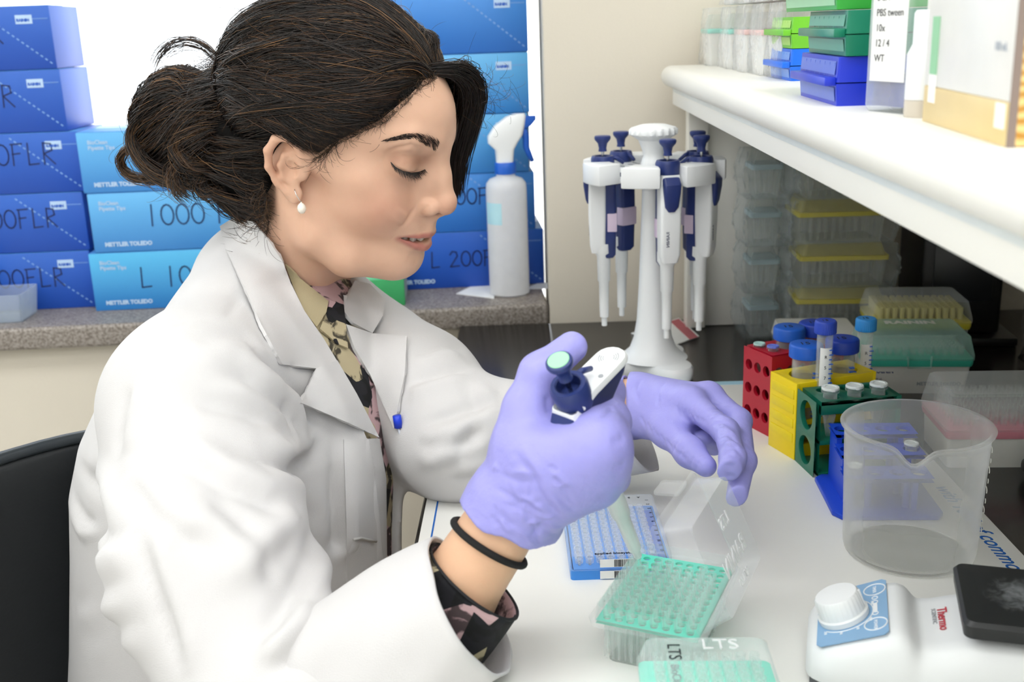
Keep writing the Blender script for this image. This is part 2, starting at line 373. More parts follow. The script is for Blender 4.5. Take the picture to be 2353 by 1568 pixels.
# ---- pipette: z up along its axis, nozzle end at 0, hook towards +x
def make_pipette(label, group=None, button=None, loc=(0, 0, 0), hx=0.0):
    t = empty('pipette', label, 'pipette', loc, group=group)
    MB().lathe([(.0028, 0), (.0036, .0005), (.0036, .012), (.0058, .0125), (.0062, .026), (.0066, .06), (.0082, .062), (.0088, .094), (.0125, .100), (.0125, .112)], 18, cap=True).build('shaft', M_pwhite, t, smooth='auto')
    m = MB(); loft(m, [rrect(-.0155, -.002, -.010, .010, .100, .004), rrect(-.0175, .003, -.0125, .0125, .110, .004), rrect(-.019, .004, -.013, .013, .150, .004), rrect(-.0185, .004, -.013, .013, .200, .004), rrect(-.0165, .004, -.011, .011, .208, .004)])
    m.build('handle_shell', M_pwhite, t, smooth='auto')
    g = MB(); loft(g, [rrect(.001, .0125, -.008, .008, .093, .004), rrect(-.001, .0155, -.0108, .0108, .0975, .004), rrect(-.002, .017, -.0115, .0115, .15, .004), rrect(-.002, .016, -.0115, .0115, .205, .004)])
    gp = g.build('grip', M_navy, t, smooth='auto')
    MB().box((.005, -.0119, .128), (.0174, .0119, .152)).build('sticker', mat('lilac_sticker', '#d9c7dc', .6), gp, bevel=.001)
    MB().lathe([(.012, .198), (.0145, .204), (.015, .221), (.0135, .2245), (.0105, .2245), (.0095, .2235), (.0095, .214), (0.0, .214)], 28).build('head', M_navy, t, smooth='auto')
    u = MB(); loft(u, [rrect(-.0205, -.010, -.0045, .0045, .164, .0030), rrect(-.0225, -.010, -.0085, .0085, .170, .0035), rrect(-.0250, -.008, -.0105, .0105, .188, .0040), rrect(-.0250, -.008, -.0112, .0112, .197, .0040), rrect(-.0150, -.008, -.0110, .0110, .208, .0040)]); u.build('volume_cap', M_navy, t, smooth='auto')
    # finger hook: navy below, white plate on top, rounded end
    out = lambda s, x1: [(-.006, -.0140*s), (.012, -.0135*s), (x1-.012, -.0130*s)] + [(x1-.012+.0130*s*math.cos(a), .0130*s*math.sin(a)) for a in np.linspace(-PI/2, PI/2, 9)][1:-1] + [(x1-.012, .0130*s), (.012, .0135*s), (-.006, .0140*s)]
    h = MB(); rings = []
    for s, x1, z in ((.80, .034, .184), (.92, .054, .199), (.97, .059, .206)): rings.append([(p[0], p[1], z-.5*max(0, p[0]-.01)*.28) for p in out(s, x1-hx)])
    loft(h, rings); h.build('hook', M_navyd, t, smooth='auto')
    h = MB(); rings = []
    for s, x1, z in ((.99, .0600, .206), (1.0, .0615, .208), (.94, .0600, .2115)): rings.append([(p[0], p[1], z-.5*max(0, p[0]-.01)*.28) for p in out(s, x1-hx)])
    loft(h, rings); hk = h.build('hook_cover', M_pwhite, t, smooth='auto')
    for (x, y, r) in ((.026, .008, .0022), (.026, -.008, .0022)): MB().lathe([(r, .2095-.14*(x-.01)), (r, .2117-.14*(x-.01)), (0, .2118-.14*(x-.01))], 12, T(x, y, .0002)).build('print_dot', M_greyink, hk)
    for k, (a0, a1) in enumerate(((PI*.62, PI*1.02), (-PI*.02, -PI*.38))):
        mm = MB()
        for r in (.0045, .0062, .0079): mm.tube([(.047-hx+r*math.sin(a), r*math.cos(a), .2118-.14*(.037-hx+r*math.sin(a))) for a in np.linspace(a0, a1, 8)], .0003, 5)
        mm.build('print_arcs', M_greyink, hk)
    MB().tube([(.012, 0, .2225), (.018, 0, .2205), (.0265, 0, .2145)], [.0028, .0026, .0022], 10).build('ejector_lever', M_navy, t, smooth=True)
    MB().lathe([(.0018, .2), (.0018, .240)], 10).build('plunger_rod', mat('steel', '#c9cbcc', .25, 1), t, smooth=True)
    b = MB().lathe([(.0055, .230), (.0048, .234), (.0060, .240), (.0098, .2445), (.0105, .247), (.0101, .249), (.0090, .2497), (0, .2497)], 28).build('plunger_button', M_navy, t, smooth='auto')
    if button: MB().lathe([(.0083, .2497), (.0083, .2502), (0, .2503)], 24).build('volume_disc', button, b, smooth='auto')
    text('lettering', 'LTS-CAL', .0048, M_blackink, t, frame_M((-.0191, 0.0017, .190), (0, 0, -1), (0, 1, 0)))
    text('lettering', 'RAININ', .0058, M_navyd, t, frame_M((-.0186, 0.0024, .140), (0, 0, -1), (0, 1, 0)))
    return t

# ---- carousel stand with five pipettes
SXY = at(1500, 850, z=B)
stand = empty('pipette_stand', 'white carousel pipette stand on the black bench top', 'pipette stand', (SXY.x, SXY.y, B))
SH = -.008
bm = MB()
def lobe(a, s): return (.054+.018*math.cos(3*(a-math.radians(-60))))*s
loft(bm, [[(lobe(a, s)*math.cos(a), lobe(a, s)*math.sin(a), z) for a in np.linspace(0, 2*PI, 73)[:-1]] for s, z in ((.96, 0), (1.0, .003), (1.0, .013), (.95, .018), (.80, .020))])
bm.build('base', M_pwhite, stand, smooth='auto')
MB().lathe([(.046, .019), (.040, .0225), (.031, .031), (.0255, .046), (.0215, .070), (.0185, .12), (.0150, .22), (.0135, .262)], 32).build('pole', M_pwhite, stand, smooth=True)
ring = MB()
for k in range(7):                                             # blocks between the slots
    a0 = math.radians(9+51.43*k)+.18; a1 = math.radians(9+51.43*(k+1))-.18
    for (r0, r1, z0, z1) in ((.056, .091, .2555, .2805), (.012, .058, .2555, .2610)):
        q = [(r*math.sin(a), -r*math.cos(a)) for r, aa in ((r1, np.linspace(a0, a1, 5)), (r0, np.linspace(a1, a0, 5))) for a in aa]
        ring.prism(q, z0, z1)
ring.build('carousel', M_pwhite, stand, bevel=.002)
MB().lathe([(.016, .244), (.017, .270), (.0145, .281), (.0125, .285), (.0135, .290), (.019, .305), (0.020, .307)], 28).build('hub', M_pwhite, stand, smooth='auto')
kn = MB(); loft(kn, [[((r+(.0012*math.cos(18*a) if fl else 0))*math.cos(a), (r+(.0012*math.cos(18*a) if fl else 0))*math.sin(a), z) for a in np.linspace(0, 2*PI, 109)[:-1]] for r, z, fl in ((.014, .302, 0), (.0275, .3105, 0), (.0298, .3125, 1), (.0298, .3180, 1), (.0280, .3205, 0), (.016, .3240, 0), (.004, .3250, 0))])
kn.build('knob', M_pwhite, stand, smooth='auto')
pl = ['navy and white pipette facing forward at the front of the carousel', 'pipette with lilac sticker at the right side of the carousel, nearer one', 'pipette at the right rear of the carousel behind its neighbour', 'pipette with lilac sticker at the rear left of the carousel near the pole', 'leftmost pipette hanging on the carousel stand']
first = None
for k, ang in enumerate((9, 60.4, 111.9, 214.7, 266.1)):
    a = math.radians(ang); q = make_pipette(pl[k], 'pipettes hanging on the carousel', hx=.020) if first is None else copy_tree(first)
    first = first or q
    q['label'] = pl[k]
    q.location = (SXY.x+.064*math.sin(a), SXY.y-.064*math.cos(a), B+.062)
    q.rotation_euler = (0, 0, a+PI/2)

# card under the stand
cp = at(1450, 768, z=B); 
cd = MB().prism([tuple(at(x, y, z=B).xy) for x, y in ((1450, 768), (1560, 733), (1607, 775), (1540, 800))], B, B+.002)
cd = tag(cd.build('instruction_card', M_label, bevel=.0004), 'white card with red edge lying behind the pipette stand', 'card')
MB().prism([tuple(at(x, y, z=B+.002).xy) for x, y in ((1540, 739), (1560, 733), (1604, 775), (1585, 781))], B+.002, B+.0024).build('red_print', mat('red_print', '#b9656c', .6), cd)
oc = tag(MB().lathe([(.006, 0), (.0068, .001), (.0068, .010), (.005, .0125), (0, .013)], 16).build('bottle_cap', mat('orange_plastic', '#ee6a2a', .4), loc=at(1418, 826, z=B), smooth='auto'), 'small orange cap lying beside the pipette stand base', 'cap')

# ---- racks
def hole_face(mb, w, h, nx, ny, r, t, M, mx=0, my=0, n=20):
    """plate w x h in XY, pierced nx x ny"""
    dx, dy = (w-2*mx)/nx, (h-2*my)/ny
    for i in range(nx):
        for j in range(ny):
            x0 = 0 if i == 0 else mx+i*dx; x1 = w if i == nx-1 else mx+(i+1)*dx; y0 = 0 if j == 0 else my+j*dy; y1 = h if j == ny-1 else my+(j+1)*dy
            mb.ring_cell(x0, y0, x1, y1, mx+(i+.5)*dx, my+(j+.5)*dy, r, 0, t, n, M)
def rack_frame(A, Bp, ln):
    """rack with its end face from A to Bp: local x runs along the length, y from Bp to A"""
    d = Vector((A.x-Bp.x, A.y-Bp.y, 0)); wdt = d.length; d.normalize(); ang = math.atan2(d.y, d.x)-PI/2
    return wdt, ang
def RF(x, y): return at(x, y, z=B+.0012)
# red rack
A, Bp = RF(1705, 972), RF(1768, 1005); wd, ang = rack_frame(A, Bp, .1); hh = .093; ln = .098
red = empty('tube_rack', 'red plastic tube rack with rows of small round side holes', 'tube rack', (Bp.x, Bp.y, B+.0012), ang, 'tube racks on the bench mat')
M_red = mat('red_plastic', '#b3162e', .35, var=.05, sss=.1); m = MB(); t_ = .004
hole_face(m, wd, hh, 3, 3, .0062, t_, frame_M((0, wd, 0), (0, -1, 0), (0, 0, 1)) @ T(0, 0, -t_), .002, .006)
hole_face(m, ln, hh, 6, 3, .0062, t_, frame_M((0, 0, 0), (1, 0, 0), (0, 0, 1)) @ T(0, 0, -t_), .002, .006)
lx, wy = ln-2*t_, wd-2*t_; m.ring_cell(0, 0, lx*.62, wy, lx*.42, wy/2, .0150, 0, t_, 28, T(t_, t_, hh-t_)); m.ring_cell(lx*.62, 0, lx, wy, lx*.805, wy/2, .0150, 0, t_, 28, T(t_, t_, hh-t_))
RR = T(Bp.x, Bp.y, B+.0012) @ RZ(ang); RH = [RR @ Vector((t_+(ln-2*t_)*q, wd/2, .0022)) for q in (.42, .805)]
m.box((ln-t_, 0, 0), (ln, wd, hh)); m.box((t_, wd-t_, 0), (ln-t_, wd, hh)); m.box((t_, t_, 0), (ln-t_, wd-t_, .002)); 
m.build('rack_body', M_red, red)
# yellow rack
A, Bp = RF(1765, 1022), RF(1824, 1058); wd, ang = rack_frame(A, Bp, .1); hh = .084; ln = .098
yel = empty('tube_rack', 'yellow plastic tube rack standing between the red and green racks', 'tube rack', (Bp.x, Bp.y, B+.0012), ang, 'tube racks on the bench mat')
M_yel = mat('yellow_plastic', '#f2d40a', .38, var=.04, sss=.2); m = MB()
m.box((0, 0, 0), (t_, wd, hh)); m.box((ln-t_, 0, 0), (ln, wd, hh)); m.box((t_, wd-t_, 0), (ln-t_, wd, hh)); m.box((t_, t_, 0), (ln-t_, wd-t_, .003))
for z0, z1 in ((0, .016), (.030, .042), (.056, hh)): m.box((t_, 0, z0), (ln-t_, t_, z1))
for z0 in (.018, .034, .05, .066): m.box((-.0006, .004, z0), (0, wd-.004, z0+.010))
hole_face(m, ln-2*t_, wd-2*t_, 2, 1, .0168, t_, T(t_, t_, hh-t_), n=28)
m.build('rack_body', M_yel, yel, bevel=.0008)
YR_ = T(Bp.x, Bp.y, B+.0012) @ RZ(ang); YH = [YR_ @ Vector((t_+(ln-2*t_)*q, wd/2, .0047)) for q in (.25, .75)]
# green rack
A, Bp = RF(1826, 1058), RF(1868, 1098); wd, ang = rack_frame(A, Bp, .1); hh = .080; ln = .090
grn = empty('tube_rack', 'green plastic tube rack with two large round end holes', 'tube rack', (Bp.x, Bp.y, B+.0012), ang, 'tube racks on the bench mat')
M_grn = mat('bottle_green_plastic', '#0f6650', .35, var=.06, sss=.1); m = MB(); t_ = .0055
hole_face(m, wd, hh, 1, 2, .0150, t_, frame_M((0, wd, 0), (0, -1, 0), (0, 0, 1)) @ T(0, 0, -t_), .0, .002, n=32)
m.box((t_, 0, hh-.014), (ln, .006, hh-.004)); m.box((t_, wd-.006, hh-.014), (ln, wd, hh-.004)); m.box((t_, 0, .034), (ln-t_, wd, .039)); m.box((t_, 0, 0), (ln-t_, wd, .004)); m.box((ln-t_, 0, 0), (ln, wd, hh))
hole_face(m, ln-t_, wd, 3, 2, .0074, .004, T(t_, 0, hh-.004), .004, .002)
m.build('rack_body', M_grn, grn, bevel=.0006)
GR = T(Bp.x, Bp.y, B+.0012) @ RZ(ang)

# ---- tubes
def conical(name, label, loc, r, L, capr, caph, capm, group, tilt=(0, 0, 0), sticker=True):
    t = empty(name, label, 'tube', loc, group=group); t.rotation_euler = tilt
    MB().lathe([(.0015, 0), (r*.55, L*.07), (r, L*.14), (r*1.02, L), (r*.93, L), (r*.91, L*.15), (.001, .003)], 24).build('tube_body', P_clear, t, smooth='auto')
    m = MB(); pr = [(0.0, L-.006+caph), (capr*.9, L-.006+caph), (capr*.98, L-.006+caph*.93)]
    loft(m, [[((rr+(.0004 if (i % 2 and fl) else 0))*math.cos(2*PI*i/72), (rr+(.0004 if (i % 2 and fl) else 0))*math.sin(2*PI*i/72), z) for i in range(72)] for rr, z, fl in ((capr*.98, L-.006, 0), (capr, L-.0055, 1), (capr, L-.006+caph*.85, 1), (capr*.97, L-.006+caph*.95, 0), (capr*.9, L-.006+caph, 0))])
    c = m.build('cap', capm, t, smooth='auto')
    text('lettering', '15', capr*.7, M_blackink, c, frame_M((-capr*.45, -capr*.25, L-.006+caph+.0002), (1, 0, 0), (0, 1, 0)))
    if sticker:
        pts = [(r*1.05*math.cos(a), r*1.05*math.sin(a)) for a in np.linspace(-PI*.75, -PI*.25, 9)]
        mm = MB(); mm.add([(x, y, L*.30) for x, y in pts]+[(x, y, L*.82) for x, y in pts], [(i, i+1, 10+i, 9+i) for i in range(8)])
        s = mm.build('sticker', M_label, t, smooth=True)
        for k, ch in enumerate(('R', '5', '7')): text('lettering', ch, r*.6, M_blackink, s, frame_M((-r*.25, -r*1.08, L*(.72-.1*k)), (1, 0, 0), (0, 0, 1)))
    mm = MB()
    for k in range(12): mm.box((r*.35, -r*1.05, L*(.3+.045*k)), (r*(.75 if k % 2 else .9), -r*.72, L*(.3+.045*k)+.0008))
    mm.build('graduation', M_capblue, t)
    return t
def place_at_px(px, py, ztop):  return at(px, py, z=ztop)
# 50 ml tubes: caps at about 12 cm, standing in the red and yellow racks
M_db = mat('deep_blue_plastic', '#1c3fae', .4)
for p, cm, lab in ((RH[0], M_capblue, 'large blue capped tube in the red rack, nearer the side holes'), (RH[1], M_db, 'large blue capped tube at the far end of the red rack'), (YH[0], M_capblue, 'large clear tube with bright blue cap in the yellow rack'), (YH[1], M_db, 'large tube with dark blue cap in the yellow rack behind the slim tube')):
    conical('centrifuge_tube', lab, p, .0138, .105, .0172, .0145, cm, 'large centrifuge tubes', sticker=False)
for (px, py, zt, cm, lab) in ((1898, 735, .150, mat('royal_blue_plastic', '#2a49b8', .4), 'slim tube with dark blue cap and paper sticker in the green rack'), (1991, 730, .135, mat('sky_blue_plastic', '#2e8fd8', .4), 'slim tube with sky blue cap behind the green rack')):
    c = at(px, py, z=B+zt); conical('slim_centrifuge_tube', lab, (c.x, c.y, B+zt-.120), .0080, .112, .0108, .0135, cm, 'slim centrifuge tubes')
def microtube(label, loc, lidm, open_=False, group='microtubes in the racks', tilt=(0, 0, 0), sc=1.0):
    t = empty('microtube', label, 'microtube', loc, group=group); t.rotation_euler = tilt; t.scale = (sc, sc, sc)
    MB().lathe([(.0012, 0), (.0022, .002), (.0050, .018), (.0052, .036), (.0068, .0365), (.0068, .0385), (.0046, .0385), (.0044, .018), (.001, .003)], 18).build('tube_body', P_frost, t, smooth='auto')
    MB().lathe([(.0066, .0386), (.0068, .0395), (.0064, .0405), (.0045, .0405), (.0043, .0398), (0, .0398)], 18, T(0, 0, 0)).box((-.001, .006, .0388), (.001, .0088, .0398)).box((-.0012, -.0086, .0390), (.0012, -.006, .0400)).build('lid', lidm, t, smooth='auto')
    return t
M_lidw = mat('clouded_lid', '#dfe5e2', .35, sss=.2)
for k in range(3):
    p = GR @ Vector((.0055+.004+(.0765/3)*(k+.5)-.003, .0115, .038))
    microtube('small clouded microtube in the front row of the green rack, ' + ('nearest the end holes', 'middle one', 'nearest the beaker')[k], p, M_lidw, sc=1.32)
c = at(1745, 793, z=B+.096); microtube('tiny tube with pale green lid on the red rack corner', (c.x, c.y, B+.096-.038), mat('pale_green_lid', '#b7dcd3', .4))
c = at(1776, 803, z=B+.096); microtube('tiny tube with violet lid in the red rack', (c.x, c.y, B+.098-.038), mat('violet_lid', '#6f7fd6', .4))
# ---- blue stepped rack
bl = empty('stepped_tube_rack', 'cobalt blue stepped tube rack half behind the beaker', 'tube rack', (.2735, .9187, B+.0012), math.radians(-3))
m = MB(); m.prism([(0, .012), (.008, 0), (.094, 0), (.1, .008), (.1, .09), (.092, .098), (.008, .098), (0, .09)], 0, .005); m.build('foot_plate', M_blue, bl, bevel=.0012)
m = MB()
for k, (y0, z) in enumerate(((.008, .034), (.036, .046), (.064, .056))):
    x0, x1 = (.012, .090); hole_face(m, x1-x0, .031, 4, 1, .0075, .004, T(x0, y0, z), n=24)
m.build('step_plates', M_blue, bl)
for x0 in (.014, .072): MB().box((x0, .066, .005), (x0+.005, .094, .056)).box((x0, .038, .005), (x0+.005, .066, .046)).box((x0, .012, .005), (x0+.005, .038, .034)).build('side_panel', M_blue, bl)
for x in (.030, .065):
    for y, z in ((.02, .034), (.05, .046), (.08, .056)): MB().tube([(x+.004, y, .005), (x+.004, y, z)], .0035, 10).build('pillar', M_blue, bl, smooth='auto')
p = T(.2735, .9187, B+.0012) @ RZ(math.radians(-3))
for (x, y, z, lab) in ((.0218, .0235, .006, 'microtube with printed lid in the near step of the blue rack'), (.0803, .0515, .016, 'microtube standing in the blue rack, seen through the beaker')):
    microtube(lab, p @ Vector((x, y, z)), M_lidw, group='microtubes in the blue rack')

# ---- beaker
BK = Vector((.3205, .8590, B+.0012)); RT = .0585; RB = .0545; HB = .116
bk = empty('beaker', 'large translucent plastic beaker with pouring spout in front of the racks', 'beaker', BK)
n = 96; rings = []
sp = math.radians(-111)
def brad(r, a, z):
    d = (a-sp+PI) % (2*PI)-PI; k = math.exp(-(d/.20)**2)*max(0, min(1, (z-HB+.034)/.034)); return r*(1+.15*k**1.3)
def bz(a, z):
    d = (a-sp+PI) % (2*PI)-PI; k = math.exp(-(d/.17)**2)*max(0, min(1, (z-HB+.03)/.03)); return z-.010*k
prof = [(RB-.006, 0), (RB-.001, .002), (RB, .006)] + [(RB+(RT-RB)*z/HB, z) for z in np.linspace(.012, HB-.002, 16)] + [(RT+.003, HB-.0012), (RT+.0034, HB), (RT+.0026, HB+.0012), (RT-.0012, HB+.0004)] + [(RB-.0014+(RT-RB)*z/HB, z) for z in np.linspace(HB-.004, .008, 16)] + [(RB-.004, .0035), (.001, .003)]
for r, z in prof: rings.append([(brad(r, a, z)*math.cos(a), brad(r, a, z)*math.sin(a), bz(a, z)) for a in np.linspace(0, 2*PI, n+1)[:-1]])
m = MB(); loft(m, rings); m.build('beaker_wall', P_beaker, bk, smooth=True)
m = MB()
for k in range(9):                                             # moulded scale
    z = .028+.009*k; a0 = math.radians(-28); m.tube([((RB+.0012+.004*z/HB)*math.cos(a), (RB+.0012+.004*z/HB)*math.sin(a), z) for a in np.linspace(a0, a0+(.16 if k % 2 else .26), 5)], .0004, 5)
m.build('moulded_scale', mat('raised_plastic', '#f2f2ea', .3), bk)

# ---- open tip box: deck, see-through base, lid held up
DA = math.radians(-23.5); D0 = at(1362, 1428, z=B+.036)
tb = empty('tip_box', 'open box of pipette tips with mint deck, under the held pipette', 'tip box', (D0.x, D0.y, B+.0012), DA)
W_, L_, H_ = .078, .112, .035
m = MB(); shell_box(m, W_/2-.008, L_/2-.008, .0, H_-.002, W_/2-.005, L_/2-.005, .006, .0012)
base = m.build('base', P_frost, tb, loc=(W_/2, L_/2, 0), smooth='auto')
m = MB()
for k in range(14): m.box((.008+.0046*k, .0055, .003), (.0092+.0046*k, .0065, H_-.004))
for k in range(20): m.box((.0055, .008+.0049*k, .003), (.0065, .0092+.0049*k, H_-.004)); m.box((W_-.0065, .008+.0049*k, .003), (W_-.0055, .0092+.0049*k, H_-.004))
m.build('base_ribs', P_frost, base, loc=(-W_/2, -L_/2, 0))
m = MB(); hole_face(m, W_-.003, L_-.003, 8, 12, .0030, .0022, T(.0015, .0015, H_-.002), .0025, .002, n=12)
m.build('deck', M_teal, tb)
m = MB(); o = [rrect(-.003, W_+.003, -.003, L_+.003, H_-.003, .008), rrect(-.004, W_+.004, -.004, L_+.004, H_+.0015, .008), rrect(.0, W_, .0, L_, H_+.0015, .006), rrect(0, W_, 0, L_, H_-.003, .006)]
loft(m, o+[o[0]], cap=False); m.build('rim', P_lid, tb, smooth='auto')
m = MB(); o = [rrect(0, W_, 0, L_, H_, .006), rrect(.001, W_-.001, .001, L_-.001, H_+.011, .006), rrect(.0018, W_-.0018, .0018, L_-.0018, H_+.011, .006), rrect(.0008, W_-.0008, .0008, L_-.0008, H_, .006)]
loft(m, o, cap=False); m.build('collar', P_lid, tb, smooth='auto')
# tips standing in it, the far rows already used up
tipmb = MB().lathe([(.0012, -.030), (.0026, 0), (.0030, .0005), (.0034, .015), (.0027, .015), (.0022, .0), (.0009, -.030)], 12)
TBM = T(D0.x, D0.y, B+.0012) @ RZ(DA); t0 = None; kx = (W_-.003-.005)/8; ky = (L_-.003-.004)/12
gone = {(i, 11) for i in range(8)} | {(i, 10) for i in range(8)} | {(i, 9) for i in range(8)} | {(1, 8), (4, 8), (5, 8), (7, 8)}
for j in range(12):
    for i in range(8):
        if (i, j) in gone: continue
        p = TBM @ Vector((.0015+.0025+kx*(i+.5), .0015+.002+ky*(j+.5), H_+.0004))
        if t0 is None: t0 = o = tipmb.build('pipette_tip', P_tip, loc=p, smooth=True)
        else: o = t0.copy(); COL.objects.link(o); o.location = p
        tag(o, 'small translucent pipette tip standing upright in the open mint box', 'pipette tip', 'tips in the open box')
# lid: shallow clear tray hinged on the right long side
LM = T(W_+.002, 0, H_+.001) @ RY(math.radians(-25)) 
lidh = .024
m = MB()
o = [rrect(.0, lidh, .004, L_-.004, .080, .006), rrect(.0, lidh+.0, .0, L_, .0, .006)]
# tray lying upright: its opening faces the tips (-x), its floor is at +x
def tray(x, y0, y1, z0, z1, r): return [(x, yy, zz) for yy, zz, _ in rrect(y0, y1, z0, z1, 0, r)]
rr = [tray(-.002, -.003, L_+.003, -.001, .086, .008), tray(.0, -.002, L_+.002, 0, .085, .008), tray(.0, .001, L_-.001, .002, .081, .006), tray(lidh, .006, L_-.006, .007, .077, .006), tray(lidh-.0012, .007, L_-.007, .008, .076, .006), tray(.001, .002, L_-.002, .0035, .080, .006)]
loft(m, rr, cap=False); m.add([p for p in rr[3]], [tuple(range(len(rr[3])))])
m.v = [tuple(LM @ Vector(p)) for p in m.v]
lid = m.build('lid', P_lid, tb, smooth='auto')
m = MB()
rr = [tray(-.0009, L_/2-.013, L_/2+.013, .084, .104, .004), tray(.0009, L_/2-.013, L_/2+.013, .084, .104, .004)]
loft(m, rr); m.v = [tuple(LM @ T(0,.02,0) @ T(0, 0, .085) @ RY(math.radians(-70)) @ T(0, 0, -.085) @ Vector(p)) for p in m.v]; m.build('latch', P_lid, lid, smooth='auto')
M_emb = clear('embossed_plastic', '#ffffff', .45, .1, .9)
text('lettering', 'RAININ', .017, M_emb, lid, LM @ frame_M((lidh+.0004, .086, .026), (0, -1, 0), (0, 0, 1)), extrude=.0004, bold=.0003)
text('lettering', 'LTS', .013, M_emb, lid, LM @ frame_M((lidh+.0004, .076, .052), (0, -1, 0), (0, 0, 1)), extrude=.0004)
text('lettering', 'RT-L10', .008, M_emb, lid, LM @ frame_M((lidh+.0004, .070, .012), (0, -1, 0), (0, 0, 1)), extrude=.0004)

# ---- generic closed tip box
def closed_box(name, label, cat, loc, rz, W, L, H, LH, basem, deckm, lidm, taper=.006, tips=True, group=None, tipm=None, nx=8, ny=12, tl=.012, rim=True):
    t = empty(name, label, cat, loc, rz, group)
    m = MB(); shell_box(m, W/2-taper, L/2-taper, 0, H, W/2-.002, L/2-.002, .005, .0015); m.build('base', basem, t, smooth='auto')
    m = MB(); loft(m, [rrect(-W/2+.001, W/2-.001, -L/2+.001, L/2-.001, H-.004, .005), rrect(-W/2, W/2, -L/2, L/2, H, .005), rrect(-W/2, W/2, -L/2, L/2, H+.006, .005), rrect(-W/2+.004, W/2-.004, -L/2+.004, L/2-.004, H+.007, .005)]); m.build('deck', deckm, t, smooth='auto')
    m = MB()
    rr = [rrect(-W/2-.001, W/2+.001, -L/2-.001, L/2+.001, H+.004, .005), rrect(-W/2-.001, W/2+.001, -L/2-.001, L/2+.001, H+.010, .005), rrect(-W/2+.004, W/2-.004, -L/2+.004, L/2-.004, H+LH-.002, .006), rrect(-W/2+.007, W/2-.007, -L/2+.007, L/2-.007, H+LH, .006)]
    loft(m, rr, cap=False); m.add(rr[3], [tuple(range(len(rr[3])))]); m.build('lid', lidm, t, smooth='auto')
    if tips:
        f = None
        for j in range(ny):
            for i in range(nx):
                p = (-W/2+.008+(W-.016)*(i+.5)/nx, -L/2+.008+(L-.016)*(j+.5)/ny, H+.007)
                if f is None: f = MB().lathe([(.0032, 0), (.0036, tl), (.0028, tl), (.0022, .001)], 10).build('tip', tipm or P_tip, t, loc=p, smooth=True)
                else: c_ = f.copy(); COL.objects.link(c_); c_.parent = t; c_.location = p
    return t
P_lidc = clear('clear_lid_thin', '#f2faf8', .07, .06, .5)
# mint box in front of the open one
c = at(1620, 1600, z=B+.03)
b2 = closed_box('closed_tip_box', 'closed tip box with mint deck and clear lid at the front bench edge', 'tip box', (.1071, .5855, B+.0012), math.radians(-2), .088, .122, .026, .028, P_frost, M_teal, P_lidc)
text('lettering', 'LTS', .012, M_blackink, b2, frame_M((-.026, .046, .0545), (0, -1, 0), (1, 0, 0)))
text('lettering', 'BioClean', .008, M_greyink, b2, frame_M((-.026, .022, .0545), (0, -1, 0), (1, 0, 0)))
text('lettering', 'LTS', .016, M_emb, b2, frame_M((-.004, .040, .0545), (1, 0, 0), (0, 1, 0)), extrude=.0004)
# box with teal lid beside the racks
c = at(2120, 908, z=B)
b3 = closed_box('tip_storage_box', 'white tip box with teal translucent lid behind the racks', 'tip box', (.4715, 1.3045, B), math.radians(-6), .128, .09, .040, .034, mat('clouded_white_plastic', '#dcdbd4', .4, sss=.2), mat('teal_plastic', '#43b79f', .4, sss=.2), clear('teal_lid', '#c8ece2', .20, .12, .6, milky=.3), nx=12, ny=8, taper=.007)
text('lettering', 'RAININ', .0185, M_emb, b3, frame_M((-.030, .012, .0748), (1, 0, 0), (0, 1, 0)), bold=.0008)
text('lettering', 'RAININ', .0065, M_navy, b3, frame_M((-.050, -.0415, .027), (1, 0, 0), (0, 0, 1)), bold=.0002)
text('lettering', 'BioClean Ultra\n20 uL\nrefill pack', .004, M_blackink, b3, frame_M((-.050, -.0405, .0215), (1, 0, 0), (0, 0, 1)))
text('lettering', 'METTLER TOLEDO', .0062, M_greyink, b3, frame_M((.000, -.0400, .011), (1, 0, 0), (0, 0, 1)), bold=.0002)
m = MB(); m.tube([(-.014, -.047, .050), (-.013, -.048, .036), (.013, -.048, .036), (.014, -.047, .050)], .0014, 8); m.build('latch', clear('teal_lid', '', 0), b3, smooth=True)
# pink box behind the beaker
b4 = closed_box('pink_tip_box', 'tip box with pink deck and clear lid at the right behind the beaker', 'tip box', (.4825, 1.0745, B), math.radians(-3), .128, .09, .036, .042, mat('clouded_white_plastic', '', 0), mat('pink_plastic', '#d98e9c', .4, sss=.2), P_lidc, nx=12, ny=8, taper=.004, tl=.020)
m = MB(); m.tube([(.028, -.0455, .050), (.029, -.0475, .034), (.043, -.0475, .034), (.044, -.0455, .050)], .0016, 8); m.build('latch', M_lidw, b4, smooth=True)

# ---- PCR plate of tube strips in a blue holder
pa = math.radians(1.2)
pc = empty('tube_strip_plate', 'blue holder full of clear tube strips under a clear lid', 'plate', (.0678, .8823, B+.0012), pa)
m = MB(); shell_box(m, .0425, .0615, 0, .0085, .0425, .0615, .003, .0015); m.build('tray', mat('bright_blue_tray', '#3f8fe4', .35, sss=.15), pc, smooth='auto')
MB().box((-.040, -.059, .004), (.040, .059, .0086)).build('deck', mat('bright_blue_tray', '', 0), pc, bevel=.0005)
MB().box((.030, -.056, .0087), (.0395, .050, .009)).build('printed_margin', mat('mid_blue_print', '#3566c8', .5), pc)
wf_ = None
wm = MB().lathe([(.0022, .0), (.0034, .0005), (.0036, .0048), (.0030, .0056), (.0024, .0050), (.0018, .001)], 12).box((-.0008, -.0048, .0005), (.0008, -.003, .0022)).box((-.0008, .003, .0005), (.0008, .0048, .0022))
P_well = clear('tube_strip_plastic', '#f7fcff', .16, .08, .6, milky=.4)
